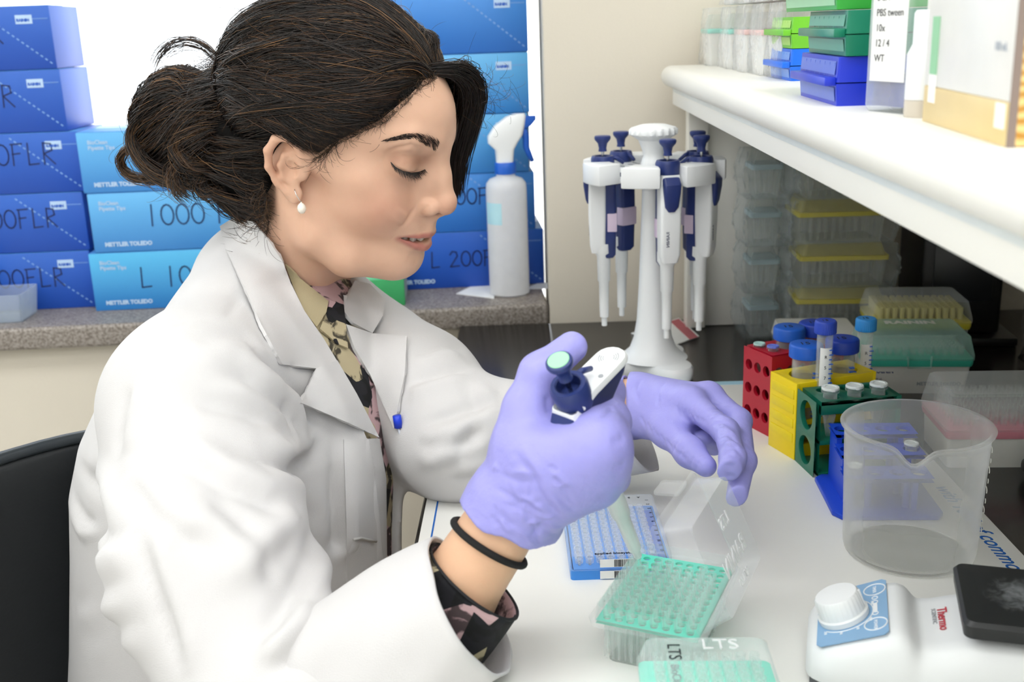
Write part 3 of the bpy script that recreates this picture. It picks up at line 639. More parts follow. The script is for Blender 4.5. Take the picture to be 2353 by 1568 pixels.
for i in range(8):
    x = -.0345+.0090*i
    if i == 7: x = .0285
    strip = MB().box((x-.0011, -.052, .0086), (x+.0011, .053, .0098)).build('tube_strip', P_well, pc)
    for j in range(12):
        p = (x, -.0495+.0090*j, .0096)
        if wf_ is None: wf_ = o = wm.build('tube', P_well, strip, loc=p, smooth=True)
        else: o = wf_.copy(); COL.objects.link(o); o.parent = strip; o.location = p
m = MB(); rr = [rrect(-.043, .043, -.062, .062, .0085, .003), rrect(-.0425, .0425, -.0615, .0615, .0195, .003), rrect(-.041, .041, -.060, .060, .021, .003)]
loft(m, rr, cap=False); m.add(rr[2], [tuple(range(len(rr[2])))]); m.build('lid', clear('clear_lid_flat', '#eef6fb', .06, .04, .5), pc, smooth='auto')
for k in range(12): text('lettering', str(12-k), .0042, M_blackink, pc, frame_M((.0335, -.0515+.009*k, .0212), (0, -1, 0), (1, 0, 0)))
for k, ch in enumerate('HGFEDCBA'): text('lettering', ch, .0042, M_blackink, pc, frame_M((-.0335+.009*k, .0545, .0212), (-1, 0, 0), (0, -1, 0)))
text('lettering', 'applied biosystems', .0050, M_blackink, pc, frame_M((-.022, -.0578, .0212), (1, 0, 0), (0, 1, 0)), bold=.0001)
for z, yy in ((.0115, -.0622), (.0010, -.0624)):
    lb = MB().box((-.018, yy-.0003, z), (.018, yy, z+.0072)).build('bar_label', M_label, pc); m = MB(); x = -.006
    while x < .017:
        wd_ = random.choice((.0004, .0007, .0011)); m.box((x, yy-.0005, z+.0004), (x+wd_, yy-.0003, z+.0068)); x += wd_+random.choice((.0004, .0008))
    m.build('bars', M_blackink, lb)

# ---- vortex / stirrer with blue control panel
va = math.radians(-16); VO = Vector((.1795, .652, B+.0012))
vx = empty('hotplate_stirrer', 'white laboratory stirrer with knob, blue control panel and black top plate', 'stirrer', VO, va)
VW = .098; VL = .24
def vz(x):     # top profile along the length
    ks = [(0, .022), (.006, .029), (.05, .047), (.060, .049), (.066, .047), (.074, .038), (.084, .0395), (.098, .044), (.110, .047), (.24, .047)]
    for (a, za), (b_, zb) in zip(ks, ks[1:]):
        if x <= b_: return za+(zb-za)*(x-a)/(b_-a)
    return ks[-1][1]
rings = []
for x in np.concatenate([[0, .002, .005], np.linspace(.01, .118, 44), np.linspace(.125, VL, 8)]):
    z = vz(x); e = math.sqrt(max(0, 1-(max(0, .022-x)/.022)**2)); y0 = .006+.016*(1-e); y1 = VW-.006-.016*(1-e)
    sh = .010 + .004*min(1, max(0, (x-.066)/.02))
    rings.append([(x, y0, .006), (x, y0-.003*e, .012), (x, y0-.001, z-sh), (x, y0+.003, z-.004), (x, y0+.008, z-.0007), (x, y0+.016, z), (x, (y0+y1)/2, z), (x, y1-.016, z), (x, y1-.008, z-.0007), (x, y1-.003, z-.004), (x, y1+.001, z-sh), (x, y1+.003*e, .012), (x, y1, .006)])
m = MB(); loft(m, rings); m.build('housing', M_pwhite, vx, smooth='auto', angle=60)
rings = [[(x, .010+.014*(1-math.sqrt(max(0, 1-(max(0, .02-x+.003)/.024)**2))), z) if s else (x, VW-.010-.014*(1-math.sqrt(max(0, 1-(max(0, .02-x+.003)/.024)**2))), z) for s, z in ((1, 0), (1, .007), (0, .007), (0, 0))] for x in np.linspace(.003, VL, 20)]
m = MB(); loft(m, rings); m.build('grey_foot', mat('grey_plastic', '#5d5f61', .5), vx, smooth='auto')
# panel follows the slope
s0, s1 = .0075, .0545; th = math.atan2(vz(.05)-vz(.006), .044)
PMt = T(.006, 0, vz(.006)+.0003) @ RY(-th); plen = .051
m = MB(); m.prism([(0.001, .016), (.004, .0125), (plen-.003, .0105), (plen, .0135), (plen, VW-.0135), (plen-.003, VW-.0105), (.004, VW-.0125), (.001, VW-.016)], 0, .0006, PMt)
pn = m.build('control_panel', mat('pale_blue_panel', '#86aed2', .45, var=.02), vx)
M_pw = mat('white_print', '#f3f5f6', .5)
def circ(cx, cy, r, w_, name, M=PMt, a0=0, a1=2*PI):
    mm = MB(); mm.tube([(cx+r*math.cos(a), cy+r*math.sin(a), .0008) for a in np.linspace(a0, a1, 33)], w_, 6, cap=a1-a0 < 6); mm.v = [tuple(M @ Vector(p)) for p in mm.v]; return mm.build(name, M_pw, pn, smooth=True)
circ(.0425, .026, .0078, .0005, 'button_ring'); circ(.0425, VW-.024, .0078, .0005, 'button_ring')
for y in (.0405, .056, VW-.036): circ(.0425, y, .0020, .0004, 'indicator_ring')
mm = MB(); mm.box((.041, .0435, .0006), (.044, .0535, .0010)); mm.v = [tuple(PMt @ Vector(p)) for p in mm.v]; mm.build('selector_print', M_pw, pn)
circ(.0205, .046, .0205, .0004, 'dial_scale', a0=-2.2, a1=1.0)
for k in range(7):
    a = -2.2+3.2*k/6; text('lettering', str(200*(k+1)), .0030, M_pw, pn, PMt @ T(.0205+.0225*math.cos(a), .046+.0225*math.sin(a), .0007) @ RZ(-PI/2) @ T(-.003, -.001, 0))
text('lettering', 'POWER', .0036, M_pw, pn, PMt @ T(.0412, .0315, .0007) @ RZ(-PI/2)); text('lettering', 'TIMER', .0036, M_pw, pn, PMt @ T(.0412, VW-.0185, .0007) @ RZ(-PI/2))
m = MB(); loft(m, [[((r+.0002*math.cos(30*a)*f)*math.cos(a), (r+.0002*math.cos(30*a)*f)*math.sin(a), z) for a in np.linspace(0, 2*PI, 121)[:-1]] for r, z, f in ((.0178, .0008, 0), (.0180, .0045, 0), (.0166, .0055, 0), (.0164, .007, 1), (.0158, .0175, 1), (.0146, .0190, 0), (.004, .0193, 0))])
m.box((.0152, -.0007, .005), (.0168, .0007, .018)); m.v = [tuple(PMt @ T(.0205, .046, 0) @ Vector(p)) for p in m.v]; m.build('knob', M_pwhite, vx, smooth='auto')
# black top plate
m = MB(); loft(m, [rrect(.104, .26, .012, VW-.012, .051, .006), rrect(.099, .26, .007, VW-.007, .054, .006), rrect(.098, .26, .006, VW-.006, .063, .006), rrect(.100, .26, .008, VW-.008, .066, .006), rrect(.110, .25, .020, VW-.02, .0668, .004)])
def scuffed():
    m = bpy.data.materials.new('scuffed_black_plate'); m.use_nodes = True; nt = m.node_tree; p = nt.nodes['Principled BSDF']; p.inputs['Roughness'].default_value = .42
    tc = nt.nodes.new('ShaderNodeTexCoord'); mp = nt.nodes.new('ShaderNodeMapping'); mp.inputs['Location'].default_value = (-.142, -.05, -.066); mp.inputs['Scale'].default_value = (1, 1, 1)
    g = nt.nodes.new('ShaderNodeTexGradient'); g.gradient_type = 'SPHERICAL'; s = nt.nodes.new('ShaderNodeVectorMath'); s.operation = 'SCALE'; s.inputs[3].default_value = 24
    n = nt.nodes.new('ShaderNodeTexNoise'); n.inputs['Scale'].default_value = 130; n.inputs['Detail'].default_value = 6; n.inputs['Distortion'].default_value = 1.2
    mu = nt.nodes.new('ShaderNodeMath'); mu.operation = 'MULTIPLY'; r = nt.nodes.new('ShaderNodeValToRGB')
    e = r.color_ramp.elements; e[0].position = .18; e[0].color = lin('#1f2122') + (1,); e[1].position = .5; e[1].color = lin('#7b7e80') + (1,)
    L = nt.links.new; L(tc.outputs['Object'], mp.inputs[0]); L(mp.outputs[0], s.inputs[0]); L(s.outputs[0], g.inputs[0]); L(tc.outputs['Object'], n.inputs['Vector']); L(g.outputs['Fac'], mu.inputs[0]); L(n.outputs['Fac'], mu.inputs[1]); L(mu.outputs[0], r.inputs[0]); L(r.outputs[0], p.inputs['Base Color'])
    return m
m.build('top_plate', scuffed(), vx, smooth='auto')
MB().box((.118, .025, .047), (.23, VW-.025, .052)).build('plate_mount', M_pwhite, vx)
vth = math.atan2(vz(.098)-vz(.084), .014)
SM_ = T(.084, 0, vz(.084)+.0004) @ RY(-vth)
text('lettering', 'Thermo', .0092, mat('red_letter', '#c43040', .5), vx, SM_ @ T(.0035, .066, .0002) @ RZ(-PI/2), bold=.0001)
text('lettering', 'SCIENTIFIC', .0042, M_greyink, vx, SM_ @ T(-.0005, .066, .0002) @ RZ(-PI/2))
# power cable coiled by the right edge
c0 = at(2350, 1120, z=B); m = []
for k in range(60):
    a = 2*PI*k/24; m.append((c0.x+.034+.030*math.cos(a)+.0004*k, c0.y+.045*math.sin(a), B+.006+.0006*k))
tag(MB().tube(m, .0048, 10).build('power_cable', M_black, smooth=True), 'black power cable coiled on the bench at the right edge', 'cable')
# ================================================================== things on the window ledge
M_ctop = mat('carton_top', '#4d93d6', .55)
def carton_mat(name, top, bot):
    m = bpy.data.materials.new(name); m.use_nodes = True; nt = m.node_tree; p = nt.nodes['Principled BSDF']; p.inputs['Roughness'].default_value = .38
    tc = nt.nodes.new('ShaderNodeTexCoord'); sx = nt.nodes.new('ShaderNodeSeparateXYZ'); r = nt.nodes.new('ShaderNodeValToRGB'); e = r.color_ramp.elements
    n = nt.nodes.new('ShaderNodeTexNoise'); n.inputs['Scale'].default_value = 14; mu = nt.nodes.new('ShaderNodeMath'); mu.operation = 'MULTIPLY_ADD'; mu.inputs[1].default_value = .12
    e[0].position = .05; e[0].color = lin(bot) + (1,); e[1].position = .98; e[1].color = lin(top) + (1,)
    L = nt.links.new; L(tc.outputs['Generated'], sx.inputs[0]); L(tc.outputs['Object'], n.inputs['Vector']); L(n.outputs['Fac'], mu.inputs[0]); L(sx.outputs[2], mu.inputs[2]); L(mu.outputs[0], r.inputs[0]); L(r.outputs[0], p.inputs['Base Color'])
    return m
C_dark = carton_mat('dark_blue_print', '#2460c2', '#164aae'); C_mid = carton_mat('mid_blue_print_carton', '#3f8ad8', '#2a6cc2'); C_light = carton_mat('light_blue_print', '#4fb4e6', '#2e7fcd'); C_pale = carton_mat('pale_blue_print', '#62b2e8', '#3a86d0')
M_print = mat('pale_print', '#b9d3ef', .5); M_dash = mat('dash_print', '#7ea6dd', .5); M_marker = mat('black_marker', '#1a2a5c', .6)
GL = {'0': [[(.5+.42*math.sin(a), .5+.48*math.cos(a)) for a in np.linspace(0, 2*PI, 17)]], '1': [[(.5, 1), (.45, 0)]], '2': [[(.1, .8), (.3, 1), (.65, .95), (.75, .7), (.1, .02), (.9, .05)]], 'L': [[(.2, 1), (.15, 0), (.8, .04)]],
      'F': [[(.2, .95), (.15, 0)], [(.1, .98), (.85, 1)], [(.15, .52), (.65, .55)]], 'R': [[(.15, 0), (.2, 1), (.7, .95), (.75, .65), (.2, .5), (.85, 0)]]}
def handwriting(s, size, M, parent, wd=.0022):
    m = MB(); x = 0
    for ch in s:
        if ch in GL:
            for st_ in GL[ch]:
                for (a, b) in zip(st_, st_[1:]):
                    a = Vector((x+a[0]*size*.7, a[1]*size, 0)); b = Vector((x+b[0]*size*.7, b[1]*size, 0)); d = (b-a).normalized()*wd*.5; nrm = Vector((-d.y, d.x, 0))
                    m.add([M @ (a-d-nrm), M @ (b+d-nrm), M @ (b+d+nrm), M @ (a-d+nrm)], [(0, 1, 2, 3)])
        x += size*(.72 if ch != ' ' else .5)
    return m.build('handwriting', M_marker, parent)
CH = .0935; CW = .275; CD = .135
def carton(label, group, px, z, yf, matr, side, words, kind):
    """carton whose front face (towards the room) has its right ('R') or left ('L') edge at pixel column px"""
    n = Vector((math.sin(WA), -math.cos(WA), 0))
    y_ = yf
    for _ in range(4):                                         # the front plane runs along the window wall
        p = at(px[0], px[1], Y=y_); y_ = yf + (p.x-(-.4))*math.tan(WA)
    t = empty('carton', label, 'box', (p.x, p.y, z), WA+random.uniform(-.01, .01), group)
    x0, x1 = (-CW, 0) if side == 'R' else (0, CW)
    MB().box((x0, 0, 0), (x1, CD, CH)).build('carton_body', matr, t, bevel=.0015)
    MB().box((x0+.001, .001, CH), (x1-.001, CD*.5, CH+.0006)).build('top_flap', M_ctop, t)
    F = lambda x, zz: frame_M((x, -.0006, zz), (1, 0, 0), (0, 0, 1))
    pr = []
    if kind == 'diag' or kind == 'both':
        lb = MB().box((x1-.052, -.0005, CH-.026), (x1-.027, 0, CH-.013)).build('logo_patch', M_print, t); text('lettering', 'RAININ', .0058, C_dark, lb, F(x1-.0505, CH-.0225), bold=.0004)
        MB().box((x1-.027, -.0005, CH-.0195), (x1-.004, 0, CH-.0185)).build('logo_line', M_dash, t)
        m = MB()
        for k in range(18):
            u = k/18; a = Vector((x1-.006-.115*u, 0, .008+.092*u)); d = Vector((-.115, 0, .092)).normalized()*.0042; nn = Vector((.0006, 0, .0008)); 
            if a.z < CH-.004: m.add([a+Vector((0, -.0005, 0))-nn, a+d+Vector((0, -.0005, 0))-nn, a+d+Vector((0, -.0005, 0))+nn, a+Vector((0, -.0005, 0))+nn], [(0, 1, 2, 3)])
        m.build('dashed_line', M_dash, t)
    if kind == 'left' or kind == 'both':
        text('lettering', 'METTLER TOLEDO', .0088, M_print, t, F(x0+.018, .010), bold=.0005)
        text('lettering', 'BioClean\nPipette Tips', .0085, M_print, t, F(x0+.016, CH-.018), bold=.0002)
    if words: handwriting(words[0], words[3], F(words[1], words[2]), t)
    return t
ZS = B+.03
def yref(x, y): p = at(x, y, z=ZS); return p.y-(p.x+.4)*math.tan(WA)
YL, YM, YR = yref(213, 706), yref(215, 716), yref(1250, 652)
L5 = [((213, 640), 'lowest of the dark blue cartons in the left window stack', C_dark, ('00FLR', -.150, .038, .030)), ((198, 510), 'second carton from the ledge in the left window stack, FLR handwritten', C_dark, ('00FLR', -.150, .04, .030)), ((187, 370), 'middle carton of the left window stack, marked FLR', C_dark, ('00FLR', -.155, .045, .033)), ((146, 230), 'fourth carton from the ledge in the left window stack', C_dark, ('00FLR', -.190, .04, .033)), ((122, 90), 'topmost carton of the left window stack', C_dark, ('00FLR', -.190, .04, .033))]
for k, (px, lab, mm, wd_) in enumerate(L5): carton(lab, 'cartons stacked on the window ledge', px, ZS+k*(CH+.0012), YL, mm, 'R', wd_, 'diag')
L3 = [((212, 655), 'light blue carton marked L 1000 at the bottom of the middle stack', C_light, ('L 1000', .075, .036, .032)), ((209, 520), 'light blue carton marked 1000F, second in the middle stack', C_pale, ('1000 F', .085, .040, .033)), ((183, 380), 'plain light blue carton on top of the middle stack', C_pale, None)]
for k, (px, lab, mm, wd_) in enumerate(L3): carton(lab, 'cartons stacked on the window ledge', px, ZS+k*(CH+.0012), YM, mm, 'L', wd_, 'left')
L6 = [((1250, 590), 'dark blue carton marked L 200F at the bottom of the stack behind the spray bottle', C_dark, ('L 200F', -.190, .036, .026)), ((1229, 460), 'second carton from the ledge in the stack behind the spray bottle', C_mid, ('200F', -.150, .045, .026)), ((1214, 325), 'third carton from the ledge in the stack beside the pillar', C_pale, None), ((1215, 185), 'fourth carton from the ledge in the stack beside the pillar', C_pale, None), ((1212, 50), 'fifth carton from the ledge in the stack beside the pillar', C_mid, None), ((1206, -90), 'uppermost carton of the stack beside the pillar', C_mid, None)]
for k, (px, lab, mm, wd_) in enumerate(L6): carton(lab, 'cartons stacked on the window ledge', px, ZS+k*(CH+.0012), YR, mm, 'R', wd_, 'both' if k == 0 else 'diag')

# spray bottle
c = at(1171, 684, z=ZS)
sb = empty('spray_bottle', 'clouded spray bottle with white and blue trigger head on the ledge', 'spray bottle', (c.x, c.y+.028, ZS), math.radians(8))
MB().lathe([(.001, .001), (.029, 0), (.0325, .003), (.0325, .170), (.0315, .180), (.026, .187), (.015, .191), (.0145, .205)], 32, cap=True).build('bottle', clear('clouded_bottle', '#ffffff', .82, .25, .95, milky=.3), sb, smooth='auto')
MB().lathe([(.001, .004), (.0305, .004), (.0305, .160), (.001, .160)], 28).build('liquid', clear('clear_liquid', '#f0f7fb', .10, .05, .3), sb, smooth='auto')
MB().lathe([(.0165, .195), (.017, .197), (.017, .211), (.0155, .213)], 28, cap=True).build('collar', M_capblue, sb, smooth='auto')
m = MB(); loft(m, [rrect(-.014, .012, -.011, .011, .212, .006), rrect(-.015, .014, -.0115, .0115, .232, .006), rrect(-.026, .020, -.012, .012, .243, .006), rrect(-.026, .028, -.012, .012, .254, .006), rrect(-.015, .032, -.0115, .0115, .270, .006), rrect(.004, .034, -.010, .010, .283, .005), rrect(.016, .033, -.008, .008, .287, .004)])
m.build('spray_head', M_pwhite, sb, smooth='auto')
m = MB(); loft(m, [rrect(.020, .030, -.006, .006, .262, .003), rrect(.022, .042, -.007, .007, .268, .003), rrect(.022, .050, -.007, .007, .277, .003), rrect(.024, .050, -.006, .006, .283, .003)]); m.build('nozzle', M_capblue, sb, smooth='auto')
MB().tube([(.030, 0, .266), (.034, 0, .25), (.034, 0, .235), (.039, 0, .222), (.044, 0, .212)], [.006, .0055, .005, .0045, .003], 10).build('trigger', M_capblue, sb, smooth=True)
m = MB(); pts = [(.0329*math.cos(a), .0329*math.sin(a)) for a in np.linspace(-PI*.95, -PI*.62, 9)]
m.add([(x, y, .118) for x, y in pts]+[(x, y, .152) for x, y in pts], [(i, i+1, 10+i, 9+i) for i in range(8)]); m.build('sticker', mat('pale_cyan_sticker', '#b6e0ea', .5), sb, smooth=True)
# green box
c = at(905, 703, z=ZS)
gb = empty('glove_box', 'green cardboard box on the window ledge below the chin', 'box', (c.x, c.y, ZS), WA)
MB().box((-.09, 0, 0), (.018, .1, .043)).build('carton_body', mat('green_carton', '#3fa866', .5), gb, bevel=.001); MB().box((.0182, .01, .004), (.0186, .09, .038)).build('side_print', mat('grey_print', '#a8b3ae', .6), gb)
for k, (q, lab) in enumerate((([(1048, 676), (1090, 655), (1140, 655), (1135, 687)], 'white paper sheet under the spray bottle'), ([(1205, 665), (1235, 652), (1262, 650), (1262, 664)], 'small white paper slip by the pillar on the ledge'))):
    tag(MB().prism([tuple(at(x, y, z=ZS).xy) for x, y in q], ZS, ZS+.0008).build('paper_sheet', M_label), lab, 'paper')
# clear container and cup at the left end of the ledge
c = at(18, 742, z=ZS)
m = MB(); shell_box(m, .035, .035, 0, .045, .040, .040, .005, .0015); tag(m.build('plastic_tub', clear('tub_plastic', '#dfeaf2', .22, .1, .7, milky=.3), loc=(c.x-.014, c.y+.030, ZS), rot=(0, 0, WA), smooth='auto'), 'shallow clear plastic tub at the left end of the ledge', 'tub')
c = at(-38, 735, z=ZS)
tag(MB().lathe([(.001, 0), (.026, 0), (.042, .092), (.0405, .092), (.0245, .002), (.001, .002)], 28).build('plastic_cup', clear('cup_plastic', '#cfe6f2', .25, .1, .7, milky=.3), loc=(c.x-.034, c.y+.006, ZS), smooth='auto'), 'clear tapered plastic cup at the left edge of the ledge', 'cup')

# ================================================================== things on the reagent shelf
ZT = SZ1
def freezer_box(label, px, py, W, D, H, rz, bodym, facem, z=ZT, lip=True, dx=0, dy=0):
    """hinged-lid storage box: its near-left bottom corner at a pixel"""
    p = at(px, py, z=ZT) if z == ZT else None
    t = empty('storage_box', label, 'storage box', (p.x+dx, p.y+dy, z), rz, 'coloured storage boxes on the shelf')
    return t
def sbox(label, loc, rz, W, D, H, bodym, facem):
    t = empty('storage_box', label, 'storage box', loc, rz, 'coloured storage boxes on the shelf')
    h1 = H*.46; e = .0012
    m = MB(); loft(m, [rrect(e, W-e, e, D-e, 0, .002), rrect(0, W, 0, D, h1, .002)]); m.build('base', bodym, t, smooth='auto')
    m = MB(); loft(m, [rrect(0, W, 0, D, h1+.0008, .002), rrect(e, W-e, e, D-e, H, .002)]); l = m.build('lid', bodym, t, smooth='auto')
    MB().box((-.008, .002, h1-.0015), (.0, D-.002, h1+.0045)).build('lip', bodym, l, bevel=.0008)
    m = MB(); m.add([(e-.0006, .006, .003), (e-.0006, D-.006, .003), (-.0004, D-.006, h1-.003), (-.0004, .006, h1-.003)], [(0, 1, 2, 3)]); m.build('front_face', facem, t)
    m = MB(); m.add([(-.0004, .006, h1+.006), (-.0004, D-.006, h1+.006), (e-.0006, D-.006, H-.003), (e-.0006, .006, H-.003)], [(0, 1, 2, 3)]); m.build('lid_face', facem, l)
    for k in range(7): MB().box((e-.0010, .008+(D-.016)*k/7, H*.55), (e-.0002, .008+(D-.016)*k/7+.0012, H-.004)).build('rib', facem, l)
    return t
p = at(1920, 245, z=ZT); q = at(1835, 219, z=ZT); a = math.atan2(q.y-p.y, q.x-p.x)-PI/2
D = math.hypot(q.x-p.x, q.y-p.y)
F = lambda nm, c: mat(nm, c, .3, var=.05)
K_bl = mat('deep_blue_box', '#1d35c6', .35); K_b2 = mat('bright_blue_box', '#1b6be0', .35); K_g1 = mat('dark_green_box', '#0f7a5c', .3); K_g2 = mat('lime_box', '#6fbf2f', .35); K_g3 = mat('leaf_green_box', '#35a63c', .35)
b_ = sbox('large deep blue storage box standing on the shelf', (p.x, p.y, ZT), a, .058, D, .034, K_bl, F('deep_blue_face', '#5a74d6'))
H1 = .034
p2 = at(1945, 152, z=ZT+H1); sbox('dark green storage box stacked on the deep blue one', (p.x+.004, p.y-.003, ZT+H1+.0006), a, .070, D*.98, .031, K_g1, F('dark_green_face', '#5fae97'))
sbox('leaf green storage box on top of the coloured stack', (p.x-.002, p.y+.004, ZT+H1+.0322), a, .085, D*1.45, .036, K_g3, F('leaf_green_face', '#a8e0b0'))
p = at(1815, 187, z=ZT); q = at(1768, 176, z=ZT); a2 = math.atan2(q.y-p.y, q.x-p.x)-PI/2; D2 = math.hypot(q.x-p.x, q.y-p.y)
sbox('small bright blue storage box at the back of the shelf', (p.x, p.y, ZT), a2, .035, D2, .031, K_b2, F('bright_blue_face', '#5f95e6'))
sbox('small lime green storage box on the small blue box', (p.x, p.y, ZT+.0316), a2, .035, D2, .030, K_g2, F('lime_face', '#a6d95f'))

# row of shrink-wrapped tip refills along the shelf
P_wrap = clear('shrink_wrap', '#f2f4f4', .10, .12, .5, bump=.8, bscale=70)
M_refill = mat('white_refill', '#e9e8e3', .45, sss=.2)
bands = (('#9fdccf', 'pale teal band at the far end'), ('#9fdccf', 'pale teal band, second from the far end'), ('#e9c9c4', 'faint pink band in the middle of the shelf row'), ('#e9c9c4', 'faint pink band, fourth along the row'), ('#e07c70', 'red band and blue lettering at the near end'))
xs = ((1583, 1635), (1628, 1682), (1676, 1718), (1712, 1756), (1752, 1800))
for k, ((xa, xb), (bc, wds)) in enumerate(zip(xs, bands)):
    p = at(xb-8, 152+7.5*k, z=ZT); W = .075; D = .078
    for lv in range(2):
        if lv == 1 and k == 0: continue
        t = empty('wrapped_tip_refill', ('wrapped refill with ' if lv == 0 else 'upper refill over the one with ') + wds, 'tip refill', (p.x, p.y, ZT+lv*.079), math.radians(-2), 'wrapped refills on the shelf')
        m = MB(); loft(m, [rrect(.003, W-.003, .003, D-.003, 0, .004), rrect(0, W, 0, D, .043, .004)]); m.build('base', M_refill, t, smooth='auto')
        MB().box((-.001, -.001, .043), (W+.001, D+.001, .049)).build('band', mat('band'+bc, bc, .4), t, bevel=.001)
        m = MB(); loft(m, [rrect(.002, W-.002, .002, D-.002, .049, .004), rrect(.008, W-.008, .008, D-.008, .068, .004)]); m.build('insert', P_frost, t, smooth='auto')
        bm_ = MB(); rr = []
        for z in np.linspace(.0006, .077, 9):
            base = rrect(-.003+.004*(z/.077)**2, W+.003-.004*(z/.077)**2, -.003+.004*(z/.077)**2, D+.003-.004*(z/.077)**2, z, .006)
            rr.append([(x+random.uniform(-.0014, .0014), y+random.uniform(-.0014, .0014), z) for x, y, z in base])
        loft(bm_, rr); bm_.build('plastic_wrap', P_wrap, t, smooth=True)
        if k == 4:
            text('lettering', 'RAININ' if lv == 0 else 'LTS', .010 if lv == 0 else .012, M_navy if lv == 0 else M_blackink, t, frame_M((.012, -.0035, .030), (1, 0, 0), (0, 0, 1)), bold=.0003); text('lettering', '20 uL', .006, M_blackink, t, frame_M((.012, -.0035, .018 if lv == 0 else .042), (1, 0, 0), (0, 0, 1)))

# reagent bottle with green cap
p = at(2056, 257, z=ZT)
gbn = empty('reagent_bottle', 'square glass reagent bottle with green screw cap on the shelf', 'bottle', (p.x+.016, p.y+.002, ZT), math.radians(18))
m = MB(); prof = [(.0235, .0, .004), (.0255, .004, .005), (.0255, .085, .006), (.024, .095, .010), (.018, .108, .012), (.0135, .113, .0125), (.0128, .122, .0125)]
rr = [rrect(-r, r, -r, r, z, min(c_, r*.98)) for r, z, c_ in prof]; loft(m, rr); m.build('bottle_glass', clear('bottle_glass', '#eef4f2', .10, .03, .7), gbn, smooth='auto')
m = MB(); rr = [rrect(-.0225, .0225, -.0225, .0225, z, .005) for z in (.004, .026)]; loft(m, rr); m.build('blue_liquid', mat('violet_blue_liquid', '#5a5fb4', .1, trans=.3), gbn, smooth='auto')
MB().box((-.0262, -.018, .020), (-.0258, .018, .090)).build('sticker', M_label, gbn); MB().box((-.018, -.0262, .026), (.018, -.0258, .095)).build('sticker', M_label, gbn)
for k in range(6): text('lettering', ('2 uM', '3 uM', 'PBS tween', '10x', '12 / 4', 'WT')[k], .0065, M_blackink, gbn, frame_M((-.0263, .014, .080-.0095*k), (0, -1, 0), (0, 0, 1)))
MB().lathe([(.0135, .1135), (.0165, .114), (.0165, .1175), (.014, .118)], 24).build('neck_ring', clear('bottle_glass', '', 0), gbn, smooth='auto')
m = MB(); loft(m, [[((.0172+(.0006 if i % 2 else 0))*s*math.cos(2*PI*i/80), (.0172+(.0006 if i % 2 else 0))*s*math.sin(2*PI*i/80), z) for i in range(80)] for s, z in ((.97, .1185), (1, .1195), (1, .1385), (.93, .1405))]); m.build('cap', mat('green_cap', '#1d8a45', .4), gbn, smooth='auto')
# small white bottle
p = at(2105, 272, z=ZT)
t = empty('small_bottle', 'small white bottle with beige base beside the tall carton', 'bottle', (p.x+.008, p.y+.010, ZT))
MB().lathe([(.0115, 0), (.012, .001), (.012, .0105)], 20, cap=True).build('base', mat('beige_plastic', '#cfc6b8', .5), t, smooth='auto'); MB().lathe([(.012, .0107), (.012, .038), (.010, .042), (.0092, .044), (.0092, .062), (.008, .064)], 20, cap=True).build('bottle', M_pwhite, t, smooth='auto')
# tall carton and gold carton at the right edge
p = at(2310, 340, z=ZT); q = at(2118, 278, z=ZT); a = math.atan2(q.y-p.y, q.x-p.x); W = math.hypot(q.x-p.x, q.y-p.y)
t = empty('reagent_carton', 'tall white carton with yellow foot and green sticker on the shelf', 'carton', (p.x, p.y, ZT), a)
MB().box((0, -.06, .021), (W, 0, .16)).build('carton_body', mat('white_gloss_carton', '#e9e8e4', .3), t, bevel=.0008); MB().box((0, -.06, 0), (W, 0, .021)).build('yellow_foot', mat('straw_print', '#dcc489', .35), t, bevel=.0008)
MB().box((W-.024, 0, .028), (W-.010, .0003, .060)).build('green_sticker', mat('green_sticker', '#8fc79b', .5), t); MB().box((W-.024, 0, .012), (W-.010, .0003, .0278)).build('white_sticker', M_label, t)
FM = lambda x, z: frame_M((x, .0005, z), (-1, 0, 0), (0, 0, 1))
M_pg = mat('pale_grey_ink', '#a9b1bd', .6)
text('lettering', 'Histopaque', .0105, M_pg, t, FM(.044, .082)); text('lettering', 'Solution 1077', .0085, M_pg, t, FM(.044, .068)); text('lettering', 'Reagent grade', .006, M_pg, t, FM(.05, .118)); text('lettering', '100 mL', .006, M_pg, t, FM(.026, .044))
g = MB().box((.004, 0, .008), (.018, .0003, .020)).build('pale_patch', M_label, t)
def goldm():
    m = bpy.data.materials.new('gold_print'); m.use_nodes = True; nt = m.node_tree; p_ = nt.nodes['Principled BSDF']; p_.inputs['Roughness'].default_value = .35
    tc = nt.nodes.new('ShaderNodeTexCoord'); wv = nt.nodes.new('ShaderNodeTexWave'); wv.inputs['Scale'].default_value = 55; wv.bands_direction = 'Z'; wv.inputs['Distortion'].default_value = 4; wv.inputs['Detail'].default_value = 2
    r = nt.nodes.new('ShaderNodeValToRGB'); r.color_ramp.elements[0].color = lin('#b9801d') + (1,); r.color_ramp.elements[1].color = lin('#f0cf8a') + (1,)
    nt.links.new(tc.outputs['Object'], wv.inputs[0]); nt.links.new(wv.outputs[0], r.inputs[0]); nt.links.new(r.outputs[0], p_.inputs['Base Color']); return m
MB().box((-.0006, -.058, .001), (-.0001, -.004, .159)).build('gold_side', goldm(), t); MB().box((-.0007, -.004, 0), (-.0001, 0, .16)).build('dark_edge', mat('brown_edge', '#8a7a72', .5), t)

